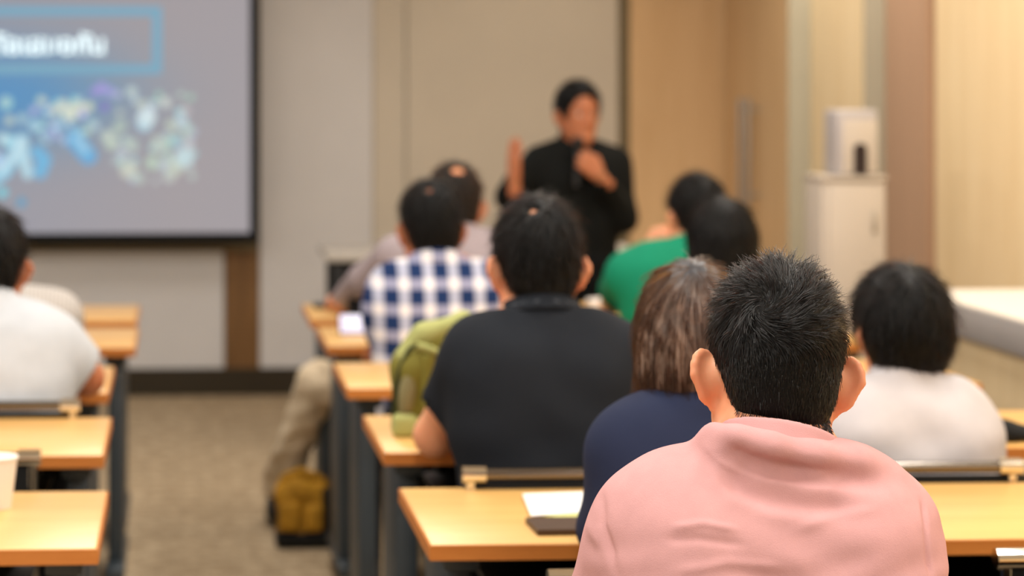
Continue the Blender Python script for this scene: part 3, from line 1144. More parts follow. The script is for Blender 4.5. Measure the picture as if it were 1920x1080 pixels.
def sample_quads(v, q, n, seed, wfun=None):
    rng = np.random.RandomState(seed)
    a = np.linalg.norm(np.cross(v[q[:, 2]] - v[q[:, 0]], v[q[:, 3]] - v[q[:, 1]]), axis=1)
    if wfun is not None:
        a = a * wfun(v[q].mean(axis=1))
    i = rng.choice(len(q), n, p=a / a.sum())
    x, y = rng.rand(n, 1), rng.rand(n, 1)
    Q = v[q[i]]
    P = Q[:, 0] * (1 - x) * (1 - y) + Q[:, 1] * x * (1 - y) + Q[:, 2] * x * y + Q[:, 3] * (1 - x) * y
    vn = vnormals(v, q)
    nn = vn[q[i]].mean(axis=1)
    return P, nn / (np.linalg.norm(nn, axis=1)[:, None] + 1e-9)


def fld_down(l):
    """combed from the crown down, forwards on top"""
    w = np.array((0.0, -.055, .125))
    d = l - w
    d[:, 2] -= .10 * np.clip((.09 - l[:, 2]) / .1, 0, 1.5)
    return d


def figure(J, label, o):
    """J: joints in the figure's own frame (metres); o: options. One continuous body, clothing and hair as children"""
    s, h = o.get('s', 1.0), o.get('h', .008)
    hc, R = J['head'], J['headR']
    W = o.get('w', 1.0)
    body = []
    T = [('pelvis', .078 * W, .104), ('waist', .066 * W, .098), ('mid', .080 * W, .104), ('chest', .088 * W, .106), ('upper', .080 * W, .064)]

    def torso(inf, kk=.055):
        P = []
        for nm, hw, r in T:
            c = J[nm]
            r = r * o.get('girth', {}).get(nm, 1.0)
            x = np.array(J.get('across', (1, 0, 0))) * hw * s
            P.append(U(rc(c - x, c + x, r * s + inf), kk))
        for sd in 'lr':
            P.append(U(rc(J['c7'] + np.array((0, .01, -.01)) * s, J['sh' + sd], (.050 if inf > 0 else .045) * s + inf, (.052 if inf > 0 else .048) * s + inf), .05))
        return P
    body += torso(0)
    nb = J['c7']
    body.append(U(rc(nb + (0, .012 * s, -.02 * s), hc + R @ (np.array((0, -.024, -.045)) * s), o.get('neck', .057) * s, o.get('neck', .057) * .98 * s), .035))
    for sd in 'lr':
        body.append(U(rc(J['sh' + sd], J['el' + sd], .050 * s, .041 * s), .04))
        body.append(U(rc(J['el' + sd], J['wr' + sd], .040 * s, .027 * s), .015))
    body += [(p, op, max(k, .0)) if i else (p, op, .03 * s) for i, (p, op, k) in enumerate(head_prims(hc, R, s, o.get('hair') not in ('bob', 'long'), o.get('ear', 1.0)))]
    v, q = nets(body, h)
    v = relax(v, q, o.get('smooth', 1))
    body_v, body_q = v, q
    vs_, qs_, off = [v], [q], len(v)
    for sd, sg in (('l', -1), ('r', 1)):
        hd = J.get('hand' + sd)
        if hd is not None:
            hv, hq = nets(hand_prims(J['wr' + sd], hd['d'], hd['n'], sg, hd.get('curl', .3), s, hd.get('spread', .06), hd.get('thumb', .3)), .0042)
            hv = relax(hv, hq, 1)
            vs_.append(hv)
            qs_.append(hq + off)
            off += len(hv)
    me = mesh_vq('person', np.concatenate(vs_), np.concatenate(qs_))
    root = link('person', me, M[o.get('skin', 'skin')], None, smooth=False)
    tag(root, label, 'person', o.get('group'))
    root.location = o['loc']
    root.rotation_euler = (0, 0, math.radians(o.get('yaw', 0)))

    # shirt
    inf = o.get('inf', .012)
    sh = torso(inf)
    cuts = []
    for sd in 'lr':
        a, b, w = np.array(J['sh' + sd]), np.array(J['el' + sd]), np.array(J['wr' + sd])
        sl = o.get('sleeve', 'short')
        si = o.get('sleeve_inf', .016)
        if sl == 'short':
            f = o.get('sleeve_len', .62)
            e = a + (b - a) * f
            d = unit(b - a)
            arm = [U(rc(a, e + d * .06, .050 * s + si * .9, .046 * s + si * 1.25)), I(pl(e, d), .006), S(rc(e - d * .018, b, .0455 * s + si * .75, .041 * s + si), .004)]
        else:
            e = b + (w - b) * .93
            d = unit(w - b)
            arm = [U(rc(a, b, .050 * s + si * .8, .041 * s + si)), U(rc(b, e + d * .03, .040 * s + si, .028 * s + si * .7), .02), I(pl(e, d), .004)]
        sh.append(U(grp(arm), .035))
    nd = unit(hc + R @ (np.array((0, -.02, -.05)) * s) - nb)
    if o.get('neckline', 'round') is not None:
        nc = nb + nd * o.get('neck_cut', .030) * s
        sh.append(I(pl(nc, unit(np.array((0, o.get('neck_tilt', .40), 1.)))), .010))
    if o.get('neck_stub', True):
        sh.append(U(grp([U(rc(nb - nd * .02, nc + nd * .05, (.057 + .016) * s, (.057 + .012) * s)), I(pl(nc + nd * o.get('stub', .012), unit(np.array((0, .5, 1.)))), .004),
                         S(rc(nc - nd * .004, nc + nd * .1, .061 * s), .003)]), .012))
    for a_, b_2, r_ in o.get('ridge', []):
        sh.append(U(rc(a_, b_2, r_), .034))
    hem = o.get('hem', .50)
    sh.append(I(pl((0, 0, hem), (0, 0, -1)), .01))

    def disp(v):
        x, y, z = v[:, 0], v[:, 1], v[:, 2]
        a = o.get('wrinkle', .0022)
        return a * (np.sin(38 * z + 9 * x + 3 * np.sin(14 * x)) * .6 + np.sin(23 * x - 31 * z + 2 * np.sin(21 * z)) * .5 + np.sin(61 * z + 22 * x) * .25) + (o['folds'](v) if 'folds' in o else 0)
    shirt = solid('shirt', sh, o.get('hs', h), o['shirt'], root, 2, disp)
    if o.get('shirt_label'):
        shirt['label'] = o['shirt_label']

    cl = o.get('collar')
    ct = ax = None
    if cl:
        ct = nb + nd * cl.get('up', .030) * s + np.array(cl.get('off', (0, 0, 0)))
        ax = unit(np.array((cl.get('tilt', 0), cl.get('fwd', .38), 1.)))
        r0 = cl.get('r', .0655) * s
        bk = cl.get('drop', .038) * s
        cp = [U(rc(ct + ax * .03, ct - ax * (bk + .03), r0, r0 + cl.get('flare', .030) * s)), I(pl(ct, ax), .006), I(pl(ct - ax * bk, -ax), .004),
              S(rc(ct + ax * .05, ct - ax * (bk + .05), r0 - .008, r0 + cl.get('flare', .030) * s - .008), .002),
              S(rbox(ct + np.array((0, .12, 0)), (.022 * s, .10, .10), .005), .004)]
        co = solid('collar', cp, .003 if h < .006 else .004, cl.get('mat', o['shirt']), root, 1)
        if cl.get('stripe') is not None:
            c2 = ct - ax * bk * .55
            rr = r0 + cl.get('flare', .030) * s * (.03 + bk * .55) / (bk + .06)
            solid('collar_stripe', [U(rc(c2 + ax * .03, c2 - ax * .03, rr + .0012, rr + .0012)), I(pl(c2 + ax * .003, ax)), I(pl(c2 - ax * .003, -ax)), S(rc(c2 + ax * .05, c2 - ax * .05, rr - .003)), S(rbox(ct + np.array((0, .12, 0)), (.022 * s, .10, .10), .005))], .004, cl['stripe'], co, 1)

    # trousers and shoes
    tr = [U(rc(J['pelvis'] + np.array((-.07, 0, -.0)) * s, J['pelvis'] + np.array((.07, 0, 0)) * s, .112 * s))]
    for sd in 'lr':
        tr += [U(rc(J['hip' + sd], J['kn' + sd], .088 * s, .066 * s), .04), U(rc(J['kn' + sd], J['an' + sd], .064 * s, o.get('cuff', .050) * s), .02)]
    tr.append(I(pl((0, 0, max(.10, .07)), (0, 0, -1)), .005))

    def tdisp(v):
        x, y, z = v[:, 0], v[:, 1], v[:, 2]
        return .004 * np.sin(55 * z + 20 * y + 3 * np.sin(30 * x)) + .002 * np.sin(90 * z - 40 * x)
    solid('trousers', tr, .010, o.get('trousers', M['trouser_dark']), root, 1, tdisp)
    for sd in 'lr':
        a = np.array(J['an' + sd])
        f = np.array(J.get('toe' + sd, unit((0, 1, 0))))
        p0 = np.array((a[0], a[1], .045))
        side = np.array((f[1], -f[0], 0))
        Rm = np.stack([side, f, np.array((0, 0, 1.))], 1)
        sp = [U(rc(p0 - f * .045, p0 + f * .01 + (0, 0, .06), .038, .040)), U(rc(p0 - f * .04, p0 + f * .13 - (0, 0, .008), .040, .036), .04), I(pl((0, 0, .002), (0, 0, -1)), .003)]
        solid('shoe', sp, .008, M[o.get('shoe', 'shoe')], root, 1)

    # hair
    st = o.get('hair', 'short')
    hp = hair_prims(st, hc, R, s)
    hv, hq = nets(hp, o.get('hh', .006))
    hv = relax(hv, hq, 1)
    hn = vnormals(hv, hq)
    g = np.sin(hv[:, 0] * 260 + 3 * np.sin(hv[:, 2] * 40)) * .5 + np.sin(hv[:, 0] * 140 + hv[:, 1] * 190) * .5
    hv = hv + hn * (g * o.get('hair_rough', .0012))[:, None]
    ho = link('hair', mesh_vq('hair', hv, hq), M[o.get('hairmat', 'hair_black')], root, smooth=False)
    ns = o.get('strands', 2500)
    if ns:
        rt, nn = sample_quads(hv, hq, ns, o.get('seed', 3), lambda c: ((((c - hc) @ R)[:, 1] < .1 * s)).astype(float))
        fl = o.get('field', fld_down)
        rng = np.random.RandomState(7)
        ln = o.get('slen', .035) * (.6 + .8 * rng.rand(ns))
        lz = ((rt - hc) @ R / s)[:, 2]
        ln = ln * np.where(lz < 0.0, o.get('slow', .6), 1.0)
        grow(root, rt, nn, fl, ln, np.full(ns, o.get('lift', .12)), M[o.get('strandmat', 'strand_black')], o.get('srad', .0007), 4, 11, o.get('jit', .22), hc, R, s)
    # eyes and brows
    H = lambda x, y, z: hc + R @ (np.array((x, y, z)) * s)
    for sd in (-1, 1):
        e = MB()
        e.lathe([(.0001, -.011), (.006, -.0095), (.0098, -.005), (.011, 0), (.0098, .005), (.006, .0095), (.0001, .011)], n=14)
        e.xf(Matrix.Translation(H(sd * .031, .0785, .012)) @ Matrix.Scale(s, 4))
        eo = e.build('eye', M['eye_white'], root)
        ir = MB().lathe([(.0001, -.001), (.0052, -.0008), (.0052, .0006), (.0001, .0016)], n=14)
        ir.xf(Matrix.Translation(H(sd * .031, .0895, .012)) @ Matrix(R.tolist()).to_4x4() @ Matrix.Rotation(-math.pi / 2, 4, 'X') @ Matrix.Scale(s, 4))
        ir.build('iris', M['eye_dark'], eo)
        solid('eyebrow', [U(rc(H(sd * .014, .095, .033), H(sd * .032, .0905, .039), .0036 * s, .0034 * s)), U(rc(H(sd * .032, .0905, .039), H(sd * .049, .077, .034), .0034 * s, .0022 * s))], .003, M['hair_black'], root, 0)
    return root, dict(body=(body_v, body_q), hair=(hv, hq), hc=hc, R=R, s=s, ct=ct, ax=ax)


M['trouser_dark'] = fabric('dark_trousers', (40, 42, 48))
M['trouser_beige'] = fabric('beige_trousers', (216, 198, 170), var=.1)
M['trouser_black'] = fabric('black_trousers', (16, 17, 18))


def seated(px, py, Yh, label, **o):
    """a person sitting at a table: (px, py) is the crown of the head in the photograph, Yh its distance"""
    s = o.get('s', 1.0)
    lean = o.get('lean', 1.0)
    tp = at(px, py, Yh)
    ht = {'short': .018, 'crop': .014, 'balding': .011, 'thin': .016, 'bushy': .022, 'bob': .016, 'long': .015}[o.get('hair', 'short')]
    nat = {'pelvis': (0, 0, .548), 'waist': (0, .035, .68), 'mid': (0, .072, .80), 'chest': (0, .100, .905), 'upper': (0, .118, .975), 'c7': (0, .130, 1.035), 'head': (0, .185, 1.125),
           'shl': (-.150, .125, .962), 'shr': (.150, .125, .962)}
    wz = {'pelvis': 0, 'waist': .25, 'mid': .5, 'chest': .78, 'upper': .95, 'c7': 1, 'head': 1, 'shl': 1, 'shr': 1}
    drop = 1.125 * s + (.131 + ht) * s - tp.z
    J = {}
    for k, p in nat.items():
        q = np.array(p, float)
        J[k] = np.array((q[0] * s * (o.get('w', 1.0) if k[:2] == 'sh' else 1), q[1] * s * lean, q[2] * s - drop * wz[k]))
    dz = .548 * s - .548                            # keep the hips on the chair
    for k in J:
        if k in ('pelvis',):
            J[k][2] -= dz
    for k, d in o.get('shift', {}).items():
        J[k] = J[k] + np.array(d)
    J['headR'] = eul(*o.get('head', (0, -4, 0)))
    J['hipl'], J['hipr'] = np.array((-.085, .03, .535)), np.array((.085, .03, .535))
    J['knl'], J['knr'] = np.array((-.13, .44, .515)), np.array((.13, .44, .515))
    J['anl'], J['anr'] = np.array((-.13, .40, .10)), np.array((.13, .40, .10))
    zt = DZ + .036
    J['ell'], J['elr'] = np.array((-.205, .19, zt + .015)), np.array((.205, .19, zt + .015))
    J['wrl'], J['wrr'] = np.array((-.10, .42, zt)), np.array((.10, .42, zt))
    J['handl'] = dict(d=(.5, 1, 0), n=(0, 0, 1), curl=.25)
    J['handr'] = dict(d=(-.5, 1, 0), n=(0, 0, 1), curl=.25)
    for k, d in o.get('set', {}).items():
        J[k] = np.array(d, float) if not isinstance(d, dict) else d
    hl = J['head']
    yw = math.radians(o.get('yaw', 0))
    off = np.array((hl[0] * math.cos(yw) - hl[1] * math.sin(yw), hl[0] * math.sin(yw) + hl[1] * math.cos(yw)))
    o['loc'] = (tp.x - off[0], Yh - off[1], 0)
    return figure(J, label, o)

# ------------------------------------------------------------------ the audience and the speaker
M['pink'] = pm('pink_pique_cotton', (208, 158, 158), 0.9, 0.12, var=0.05, vscale=22, bump=0.55, bscale=850, bdist=.0009, sheen=0.0)
M['charcoal'] = fabric('charcoal_cotton', (28, 32, 39), .8)
M['charcoal_trim'] = fabric('charcoal_trim_grey', (84, 90, 98), .8)
M['navy'] = fabric('navy_cotton', (36, 43, 68), .8)
M['white_cotton'] = fabric('white_cotton', (196, 192, 196), .85)
M['white_tee'] = fabric('white_tee', (194, 199, 206), .85)
M['striped'] = stripes('white_striped_cotton', (206, 202, 198), (162, 158, 156))
M['plaid'] = plaid('blue_white_plaid')
M['greyshirt'] = fabric('mauve_grey_cotton', (158, 146, 150), .85)
M['green'] = fabric('green_cotton', (18, 130, 98), .75)
M['blackshirt'] = fabric('black_cotton', (15, 17, 16), .8)

# the man in pink
PY = 2.72
tp = at(1453, 475, PY)
plx, ply = tp.x - .045, PY - .185


def polyfold(folds):
    data = []
    for pts, amp, sig in folds:
        data.append((np.array([(at(x, y, 2.56).x - plx, at(x, y, 2.56).z) for x, y in pts]), amp, sig))

    def fn(v):
        back = np.clip((.13 - v[:, 1]) / .05, 0, 1)
        o = np.zeros(len(v))
        for pts, amp, sig in data:
            best = np.full(len(v), 9.0)
            tt = np.zeros(len(v))
            n = len(pts) - 1
            for i in range(n):
                a, b = pts[i], pts[i + 1]
                d = b - a
                q = v[:, [0, 2]] - a
                t = np.clip((q @ d) / (d @ d), 0, 1)
                ds = np.linalg.norm(q - t[:, None] * d, axis=1)
                u = ds < best
                best = np.where(u, ds, best)
                tt = np.where(u, (i + t) / n, tt)
            o += amp * np.exp(-(best / sig) ** 2) * np.clip(np.minimum(tt, 1 - tt) * 5 + .25, 0, 1)
        x, z = v[:, 0], v[:, 2]
        o += .0011 * np.sin(95 * z + 16 * x + 2.5 * np.sin(17 * x)) * np.clip((1.0 - z) / .06, 0, 1)
        o += .0007 * np.sin(160 * z - 22 * x + 2.0 * np.sin(23 * x + 1)) * np.clip((.97 - z) / .05, 0, 1)
        return o * back * 1.35
    return fn


pink_folds = polyfold([
    ([(1350, 838), (1405, 868), (1500, 888), (1590, 896), (1680, 906)], -.0080, .013),
    ([(1330, 825), (1365, 872), (1430, 905), (1520, 920), (1610, 922)], .0060, .012),
    ([(1350, 895), (1420, 930), (1510, 945), (1600, 945)], -.0050, .014),
    ([(1330, 880), (1370, 930), (1440, 958), (1540, 968)], .0025, .010),
    ([(1255, 985), (1310, 975), (1370, 985)], .0018, .004),
    ([(1240, 1005), (1300, 1000), (1380, 1010)], -.0016, .005),
    ([(1480, 985), (1560, 960), (1640, 950)], .0015, .006),
    ([(1250, 1060), (1350, 1040), (1450, 1050)], .0018, .006),
    ([(1190, 852), (1155, 930), (1147, 1000), (1160, 1080)], -.0030, .0035),
    ([(1745, 948), (1735, 1000), (1732, 1080)], -.0030, .0035),
    ([(1128, 930), (1120, 990), (1140, 1050)], .0025, .005),
    ([(1320, 800), (1314, 850)], -.0015, .0025)])


def fld_pink(l):
    w = np.array((-.036, -.088, .078))
    d = l - w
    r = np.linalg.norm(d, axis=1)[:, None]
    d = d / (r + 1e-6)
    n = (l - np.array((0, -.008, .04))) / np.array((.08, .1, .095)) ** 2
    n /= np.linalg.norm(n, axis=1)[:, None] + 1e-9
    sw = np.cross(n, d)
    a = np.clip(1.0 - r / .10, 0, 1)
    d = d + sw * (.25 + 1.15 * a)
    dn = np.clip((.055 - l[:, 2]) / .05, 0, 1)[:, None]
    d = d * (1 - dn) + dn * np.array((0, -.05, -1.0))
    return d


rq = [(1338, 812, .086), (1386, 828, .052), (1450, 843, .040), (1530, 860, .046), (1600, 874, .070), (1650, 896, .095)]
rq = [np.array((at(x, y, ply + yl).x - plx, yl, at(x, y, ply + yl).z)) for x, y, yl in rq]
RIDGE = [(a, b, .0105) for a, b in zip(rq[:-1], rq[1:])]
pk, inf_ = seated(1453, 478, PY, 'man in a pink polo shirt with short black hair, seen sharp from behind', hair='crop', h=.0036, hs=.0038, hh=.004, shirt=M['pink'],
                  head=(-3, -6, 3), shift={'head': (.045, 0, 0), 'c7': (.025, -.005, .005), 'shl': (.030, 0, -.016), 'shr': (-.004, 0, -.018), 'upper': (.015, 0, -.006), 'chest': (.014, 0, 0), 'mid': (.012, 0, 0)}, folds=pink_folds, wrinkle=.0006, sleeve_len=.66,
                  inf=.010, sleeve_inf=.013, neck=.059, ear=1.03, strands=0, hair_rough=.0004, neck_cut=.010, neck_stub=False,
                  collar=dict(tilt=.24, up=.028, r=.0675, flare=.016, drop=.055, off=(0.004, -.012, .0)), ridge=RIDGE, girth={'chest': 1.05, 'mid': 1.05}, skin='skin',
                  set={'ell': (-.188, .18, .775), 'elr': (.210, .22, .772), 'wrl': (-.10, .44, .766), 'wrr': (.08, .45, .766)})
# his hair, strand by strand: whorl on the crown, cropped sides, faded nape
hv, hq = inf_['hair']
hc_, HR_, hs_ = inf_['hc'], inf_['R'], inf_['s']
rng = np.random.RandomState(2)
NS = 20000
rt, nn = sample_quads(hv, hq, NS, 21, lambda c: (((c - hc_) @ HR_)[:, 2] > -.02) * 1.0 + .55)
loc = (rt - hc_) @ HR_
z = loc[:, 2]
dw = np.linalg.norm(loc - np.array((-.036, -.088, .078)), axis=1)
ln = np.interp(z, [-.09, -.05, .0, .05, .09, .14], [.003, .006, .009, .016, .025, .029]) * (.65 + .7 * rng.rand(NS))
lift = np.interp(z, [-.08, 0, .05, .10, .14], [.12, .10, .15, .26, .34]) * np.clip(.35 + dw / .08, .3, 1)
kp = (rt - inf_['ct']) @ inf_['ax'] > .002
grow(pk, rt[kp], nn[kp], fld_pink, ln[kp], lift[kp], M['strand_sharp'], .00046, 5, 5, .24, hc_, HR_, hs_, clump=1100)
bv, bq = inf_['body']


def nape(c):
    l = (c - hc_) @ HR_
    edge = -.045 - .95 * (l[:, 1] + .03)
    side = np.exp(-((l[:, 2] + .075) / .03) ** 2)
    return ((l[:, 1] < -.030) & (l[:, 2] < .0) & (l[:, 2] > -.125) & (np.abs(l[:, 0]) < .056)) * side


rt, nn = sample_quads(bv, bq, 5200, 31, nape)
ln = np.interp(((rt - hc_) @ HR_)[:, 2], [-.12, -.07, -.03], [.002, .005, .008]) * (.7 + .6 * np.random.RandomState(4).rand(len(rt)))
kp = (rt - inf_['ct']) @ inf_['ax'] > .004
rt, nn, ln = rt[kp], nn[kp], ln[kp]
grow(pk, rt, nn, fld_pink, ln, np.full(len(rt), .22), M['strand_sharp'], .00035, 3, 6, .2, hc_, HR_, hs_, name='nape_stubble')

# the woman in navy
mr, nt, b = new_mat('hair_brown_dark_roots')
tc = N(nt, 'ShaderNodeTexCoord'); sp = N(nt, 'ShaderNodeSeparateXYZ'); nt.links.new(tc.outputs['Object'], sp.inputs[0])
nz_ = N(nt, 'ShaderNodeTexNoise', i_Scale=70.0, i_Detail=4.0)
nt.links.new(mapped(nt, (1, 1, .1)), nz_.inputs['Vector'])
ad = N(nt, 'ShaderNodeMath', operation='MULTIPLY_ADD'); ad.inputs[1].default_value = .05
nt.links.new(nz_.outputs['Fac'], ad.inputs[0]); nt.links.new(sp.outputs['Z'], ad.inputs[2])
rp = N(nt, 'ShaderNodeMapRange'); rp.inputs['From Min'].default_value, rp.inputs['From Max'].default_value = 1.175, 1.215
nt.links.new(ad.outputs[0], rp.inputs['Value'])
cr = N(nt, 'ShaderNodeValToRGB'); cr.color_ramp.elements[0].color, cr.color_ramp.elements[1].color = srgb(78, 63, 54), srgb(140, 118, 104)
cr.color_ramp.elements[0].position, cr.color_ramp.elements[1].position = .35, .65
nt.links.new(nz_.outputs['Fac'], cr.inputs['Fac'])
mx = N(nt, 'ShaderNodeMix', data_type='RGBA'); mx.inputs['B'].default_value = srgb(44, 46, 54)
nt.links.new(cr.outputs['Color'], mx.inputs['A']); nt.links.new(rp.outputs[0], mx.inputs['Factor'])
nt.links.new(mx.outputs['Result'], b.inputs['Base Color'])
b.inputs['Roughness'].default_value = .42
bp = N(nt, 'ShaderNodeBump', i_Strength=.4, i_Distance=.003); nt.links.new(nz_.outputs['Fac'], bp.inputs['Height']); nt.links.new(bp.outputs['Normal'], b.inputs['Normal'])
M['hair_roots'] = mr
seated(1296, 484, 3.50, 'woman with a brown bob and dark roots in a navy top, behind the pink-shirted man', s=.95, w=.74, hair='bob', hairmat='hair_roots', strandmat='strand_brown', shirt=M['navy'],
       head=(-6, -6, 0), skin='skin_light', strands=5000, slen=.06, slow=1.0, srad=.0005, lift=.0, jit=.05, sleeve='long', h=.007, neck_stub=True, neck=.05,
       set={'ell': (-.125, .16, .78), 'elr': (.15, .16, .78), 'wrl': (-.08, .40, .766), 'wrr': (.08, .40, .766)})

# the man in the dark polo shirt
seated(1007, 366, 4.45, 'man in a dark charcoal polo shirt with grey collar stripe, his elbow on the table', w=.90, hair='thin', shirt=M['charcoal'], h=.007, lean=.85, ear=1.12, shift={'shl': (.012, 0, 0), 'shr': (.016, 0, -.008)},
       head=(4, -6, 0), skin='skin', strands=5000, slen=.035, srad=.0006, lift=.15, collar=dict(stripe=M['charcoal_trim'], up=.03, drop=.036), neck_cut=.010, neck_stub=False, sleeve_len=.66,
       set={'ell': (-.200, .215, .772), 'wrl': (-.05, .45, .766), 'elr': (.20, .26, .775)})

# the man in white by the wall
seated(1690, 491, 4.45, 'man with bushy black hair in a white shirt, sitting by the side counter', s=.95, w=.86, hair='bushy', shirt=M['white_cotton'], h=.007, lean=.8,
       head=(5, -6, 0), skin='skin', strands=5000, slen=.045, srad=.0006, lift=.05, stub=.026, inf=.014, wrinkle=.0035, shift={'c7': (-.012, 0, -.022), 'shl': (-.01, 0, -.028), 'shr': (-.028, 0, -.026), 'upper': (-.012, 0, -.024), 'chest': (-.012, 0, -.008), 'mid': (-.01, 0, 0)},
       set={'elr': (.165, .22, .772), 'ell': (-.185, .22, .772)})

# the man in plaid, with his hand at the table edge
lx, ly = at(808, 335, 6.28).x, 6.28 - .185 * .9
L_ = lambda px, py, Y: (at(px, py, Y).x - lx, Y - ly, at(px, py, Y).z)
seated(808, 336, 6.28, 'man in a blue and white plaid shirt, sitting behind the green backpack', w=.98, hair='thin', shirt=M['plaid'], lean=.9, head=(8, -6, 0), skin='skin_tan', strands=3000, srad=.0008,
       sleeve='long', collar=dict(up=.03), neck_cut=.010, neck_stub=False, shift={'shl': (.035, 0, 0), 'shr': (.04, 0, 0), 'c7': (.015, 0, 0), 'upper': (.018, 0, 0), 'chest': (.018, 0, 0), 'mid': (.015, 0, 0)},
       set={'ell': (-.145, .07, .86), 'wrl': L_(713, 640, 6.34), 'handl': dict(d=(.05, .05, -1), n=(-.5, -1, 0), curl=.45), 'elr': (.225, .08, .80), 'wrr': (.20, .27, .80), 'handr': dict(d=(-.2, 1, .1), n=(.3, 0, 1), curl=.4)})

# the balding man in grey at the front, one leg out in the aisle
lx, ly = at(852, 303, 7.05).x, 7.05 - .185
L_ = lambda px, py, Y: (at(px, py, Y).x - lx, Y - ly, at(px, py, Y).z)
seated(852, 304, 7.05, 'balding man in a mauve grey shirt at the front table with beige trousers', w=1.08, hair='balding', hairmat='hair_grey', strandmat='strand_grey', shirt=M['greyshirt'],
       head=(0, -4, 0), skin='skin', strands=2200, srad=.0008, sleeve='long', trousers=M['trouser_beige'], cuff=.062, shift={'shl': (-.03, 0, .01), 'c7': (-.02, 0, 0)},
       set={'ell': L_(688, 525, 7.12), 'wrl': (L_(638, 577, 7.36)[0], 7.36 - ly, .768), 'handl': dict(d=(.0, 1, 0), n=(0, 0, 1), curl=.35),
            'hipl': (-.09, .03, .535), 'knl': (L_(597, 690, 7.17)[0], 7.17 - ly, .53), 'anl': (L_(524, 850, 7.55)[0], 7.55 - ly, .13)}, shoe='shoe_tan' if 'shoe_tan' in M else 'shoe')

# the person in green, chin on hand
lx, ly = at(1304, 322, 7.0).x, 7.0 - .185
L_ = lambda px, py, Y: (at(px, py, Y).x - lx, Y - ly, at(px, py, Y).z)
seated(1304, 323, 7.0, 'person in a green shirt with black hair, chin propped on one hand', w=1.0, hair='short', shirt=M['green'], head=(14, -4, 4), skin='skin', strands=2200, srad=.0008, inf=.018,
       shift={'shl': (-.075, 0, -.005), 'shr': (-.03, 0, 0), 'c7': (-.03, 0, 0), 'upper': (-.05, 0, 0), 'chest': (-.06, 0, 0), 'mid': (-.05, 0, 0)}, sleeve_len=.72,
       set={'ell': L_(1150, 575, 7.12)[:2] + (.79,), 'wrl': L_(1214, 482, 7.16), 'handl': dict(d=(.45, -.1, .8), n=(-.6, -.6, .2), curl=.75)})

# the woman with long black hair behind the person in green
seated(1352, 366, 6.2, 'woman with long straight black hair, right behind the person in green', s=.96, w=.92, hair='long', shirt=M['blackshirt'], head=(0, -4, 0), skin='skin_light', strands=3500, slen=.07, slow=1.2,
       srad=.0007, lift=.0, jit=.04, neck=.05)

# across the aisle
seated(-20, 386, 5.35, 'man in a plain white T-shirt at the table edge across the aisle', w=1.03, hair='short', shirt=M['white_tee'], head=(0, -6, 0), skin='skin_tan', strands=2500, srad=.0008, sleeve_len=.74, sleeve_inf=.018,
       inf=.014, shift={'shr': (.008, 0, -.02), 'shl': (.0, 0, 0), 'upper': (0, 0, -.02)}, set={'elr': (.232, .17, .785), 'wrr': (.17, .40, .766)}, seed=9)
seated(-22, 402, 6.28, 'person in a pale striped shirt, half hidden beyond the man in the white T-shirt', w=1.0, hair='short', shirt=M['striped'], head=(0, -4, 0), skin='skin', strands=1800, srad=.0008, sleeve_len=.85, sleeve_inf=.022,
       inf=.02, collar=dict(up=.03), neck_cut=.010, neck_stub=False, shift={'shr': (.035, 0, .035), 'c7': (.03, 0, .03)})

# the speaker, standing
PYS = 8.3
ps = 0.90
hx = at(1084, 150, PYS)
J = {}
zf = lambda py: at(1084, py, PYS).z
J['head'] = np.array((0, .02, hx.z - (.131 + .018) * ps))
J['headR'] = eul(14, -3, 0)
J['c7'] = np.array((0, -.02, zf(281)))
J['upper'] = np.array((0, -.012, zf(308)))
J['chest'] = np.array((0, -.004, zf(338)))
J['mid'] = np.array((0, 0, zf(388)))
J['waist'] = np.array((0, .005, zf(440)))
J['pelvis'] = np.array((0, 0, zf(500)))
J['shr'] = np.array((.142, -.01, zf(307)))
J['shl'] = np.array((-.142, -.01, zf(309)))
J['elr'] = np.array((.262, .06, zf(366)))
J['wrr'] = np.array((.262, .17, zf(334)))
J['handr'] = dict(d=(.02, .05, 1), n=(.9, .45, 0), curl=.10, spread=.05, thumb=0.1)
J['ell'] = np.array((-.165, .06, zf(408)))
J['wrl'] = np.array((-.050, .175, zf(326)))
J['handl'] = dict(d=(.7, .1, .7), n=(0, 1, 0), curl=.95, thumb=.7)
J['hipl'], J['hipr'] = np.array((-.07, 0, .74)), np.array((.07, 0, .74))
J['knl'], J['knr'] = np.array((-.075, .03, .42)), np.array((.075, .03, .42))
J['anl'], J['anr'] = np.array((-.08, -.01, .10)), np.array((.08, -.01, .10))
figure(J, 'speaker in black talking into a microphone with one hand raised', dict(s=ps, h=.006, w=.95, loc=(hx.x, PYS + .02, 0), yaw=180, hair='presenter', shirt=M['blackshirt'], trousers=M['trouser_black'],
       sleeve='long', skin='skin_tan', strands=2500, srad=.0008, slen=.02, lift=.35, hem=.66, neck_cut=.05, neck_tilt=.12, stub=.014, inf=.014, girth={'pelvis': .88, 'waist': .92}))
mw = np.array((hx.x - .022, PYS + .02 - .142, J['wrl'][2] + .045))
mic = tag(empty('microphone', mw), 'black handheld microphone at the mouth of the speaker in black', 'microphone')
MB().tube([(-.012, -.028, -.085), (-.004, -.01, .0), (0, 0, .055)], .011, 14, .014).build('handle', M['black'], mic)
MB().lathe([(.003, .098), (.014, .094), (.021, .083), (.023, .070), (.018, .056), (.013, .052)], n=18).build('grille', pm('microphone_mesh', (38, 38, 38), .5, .5, metal=.6, var=.1, bump=.5, bscale=800), mic)

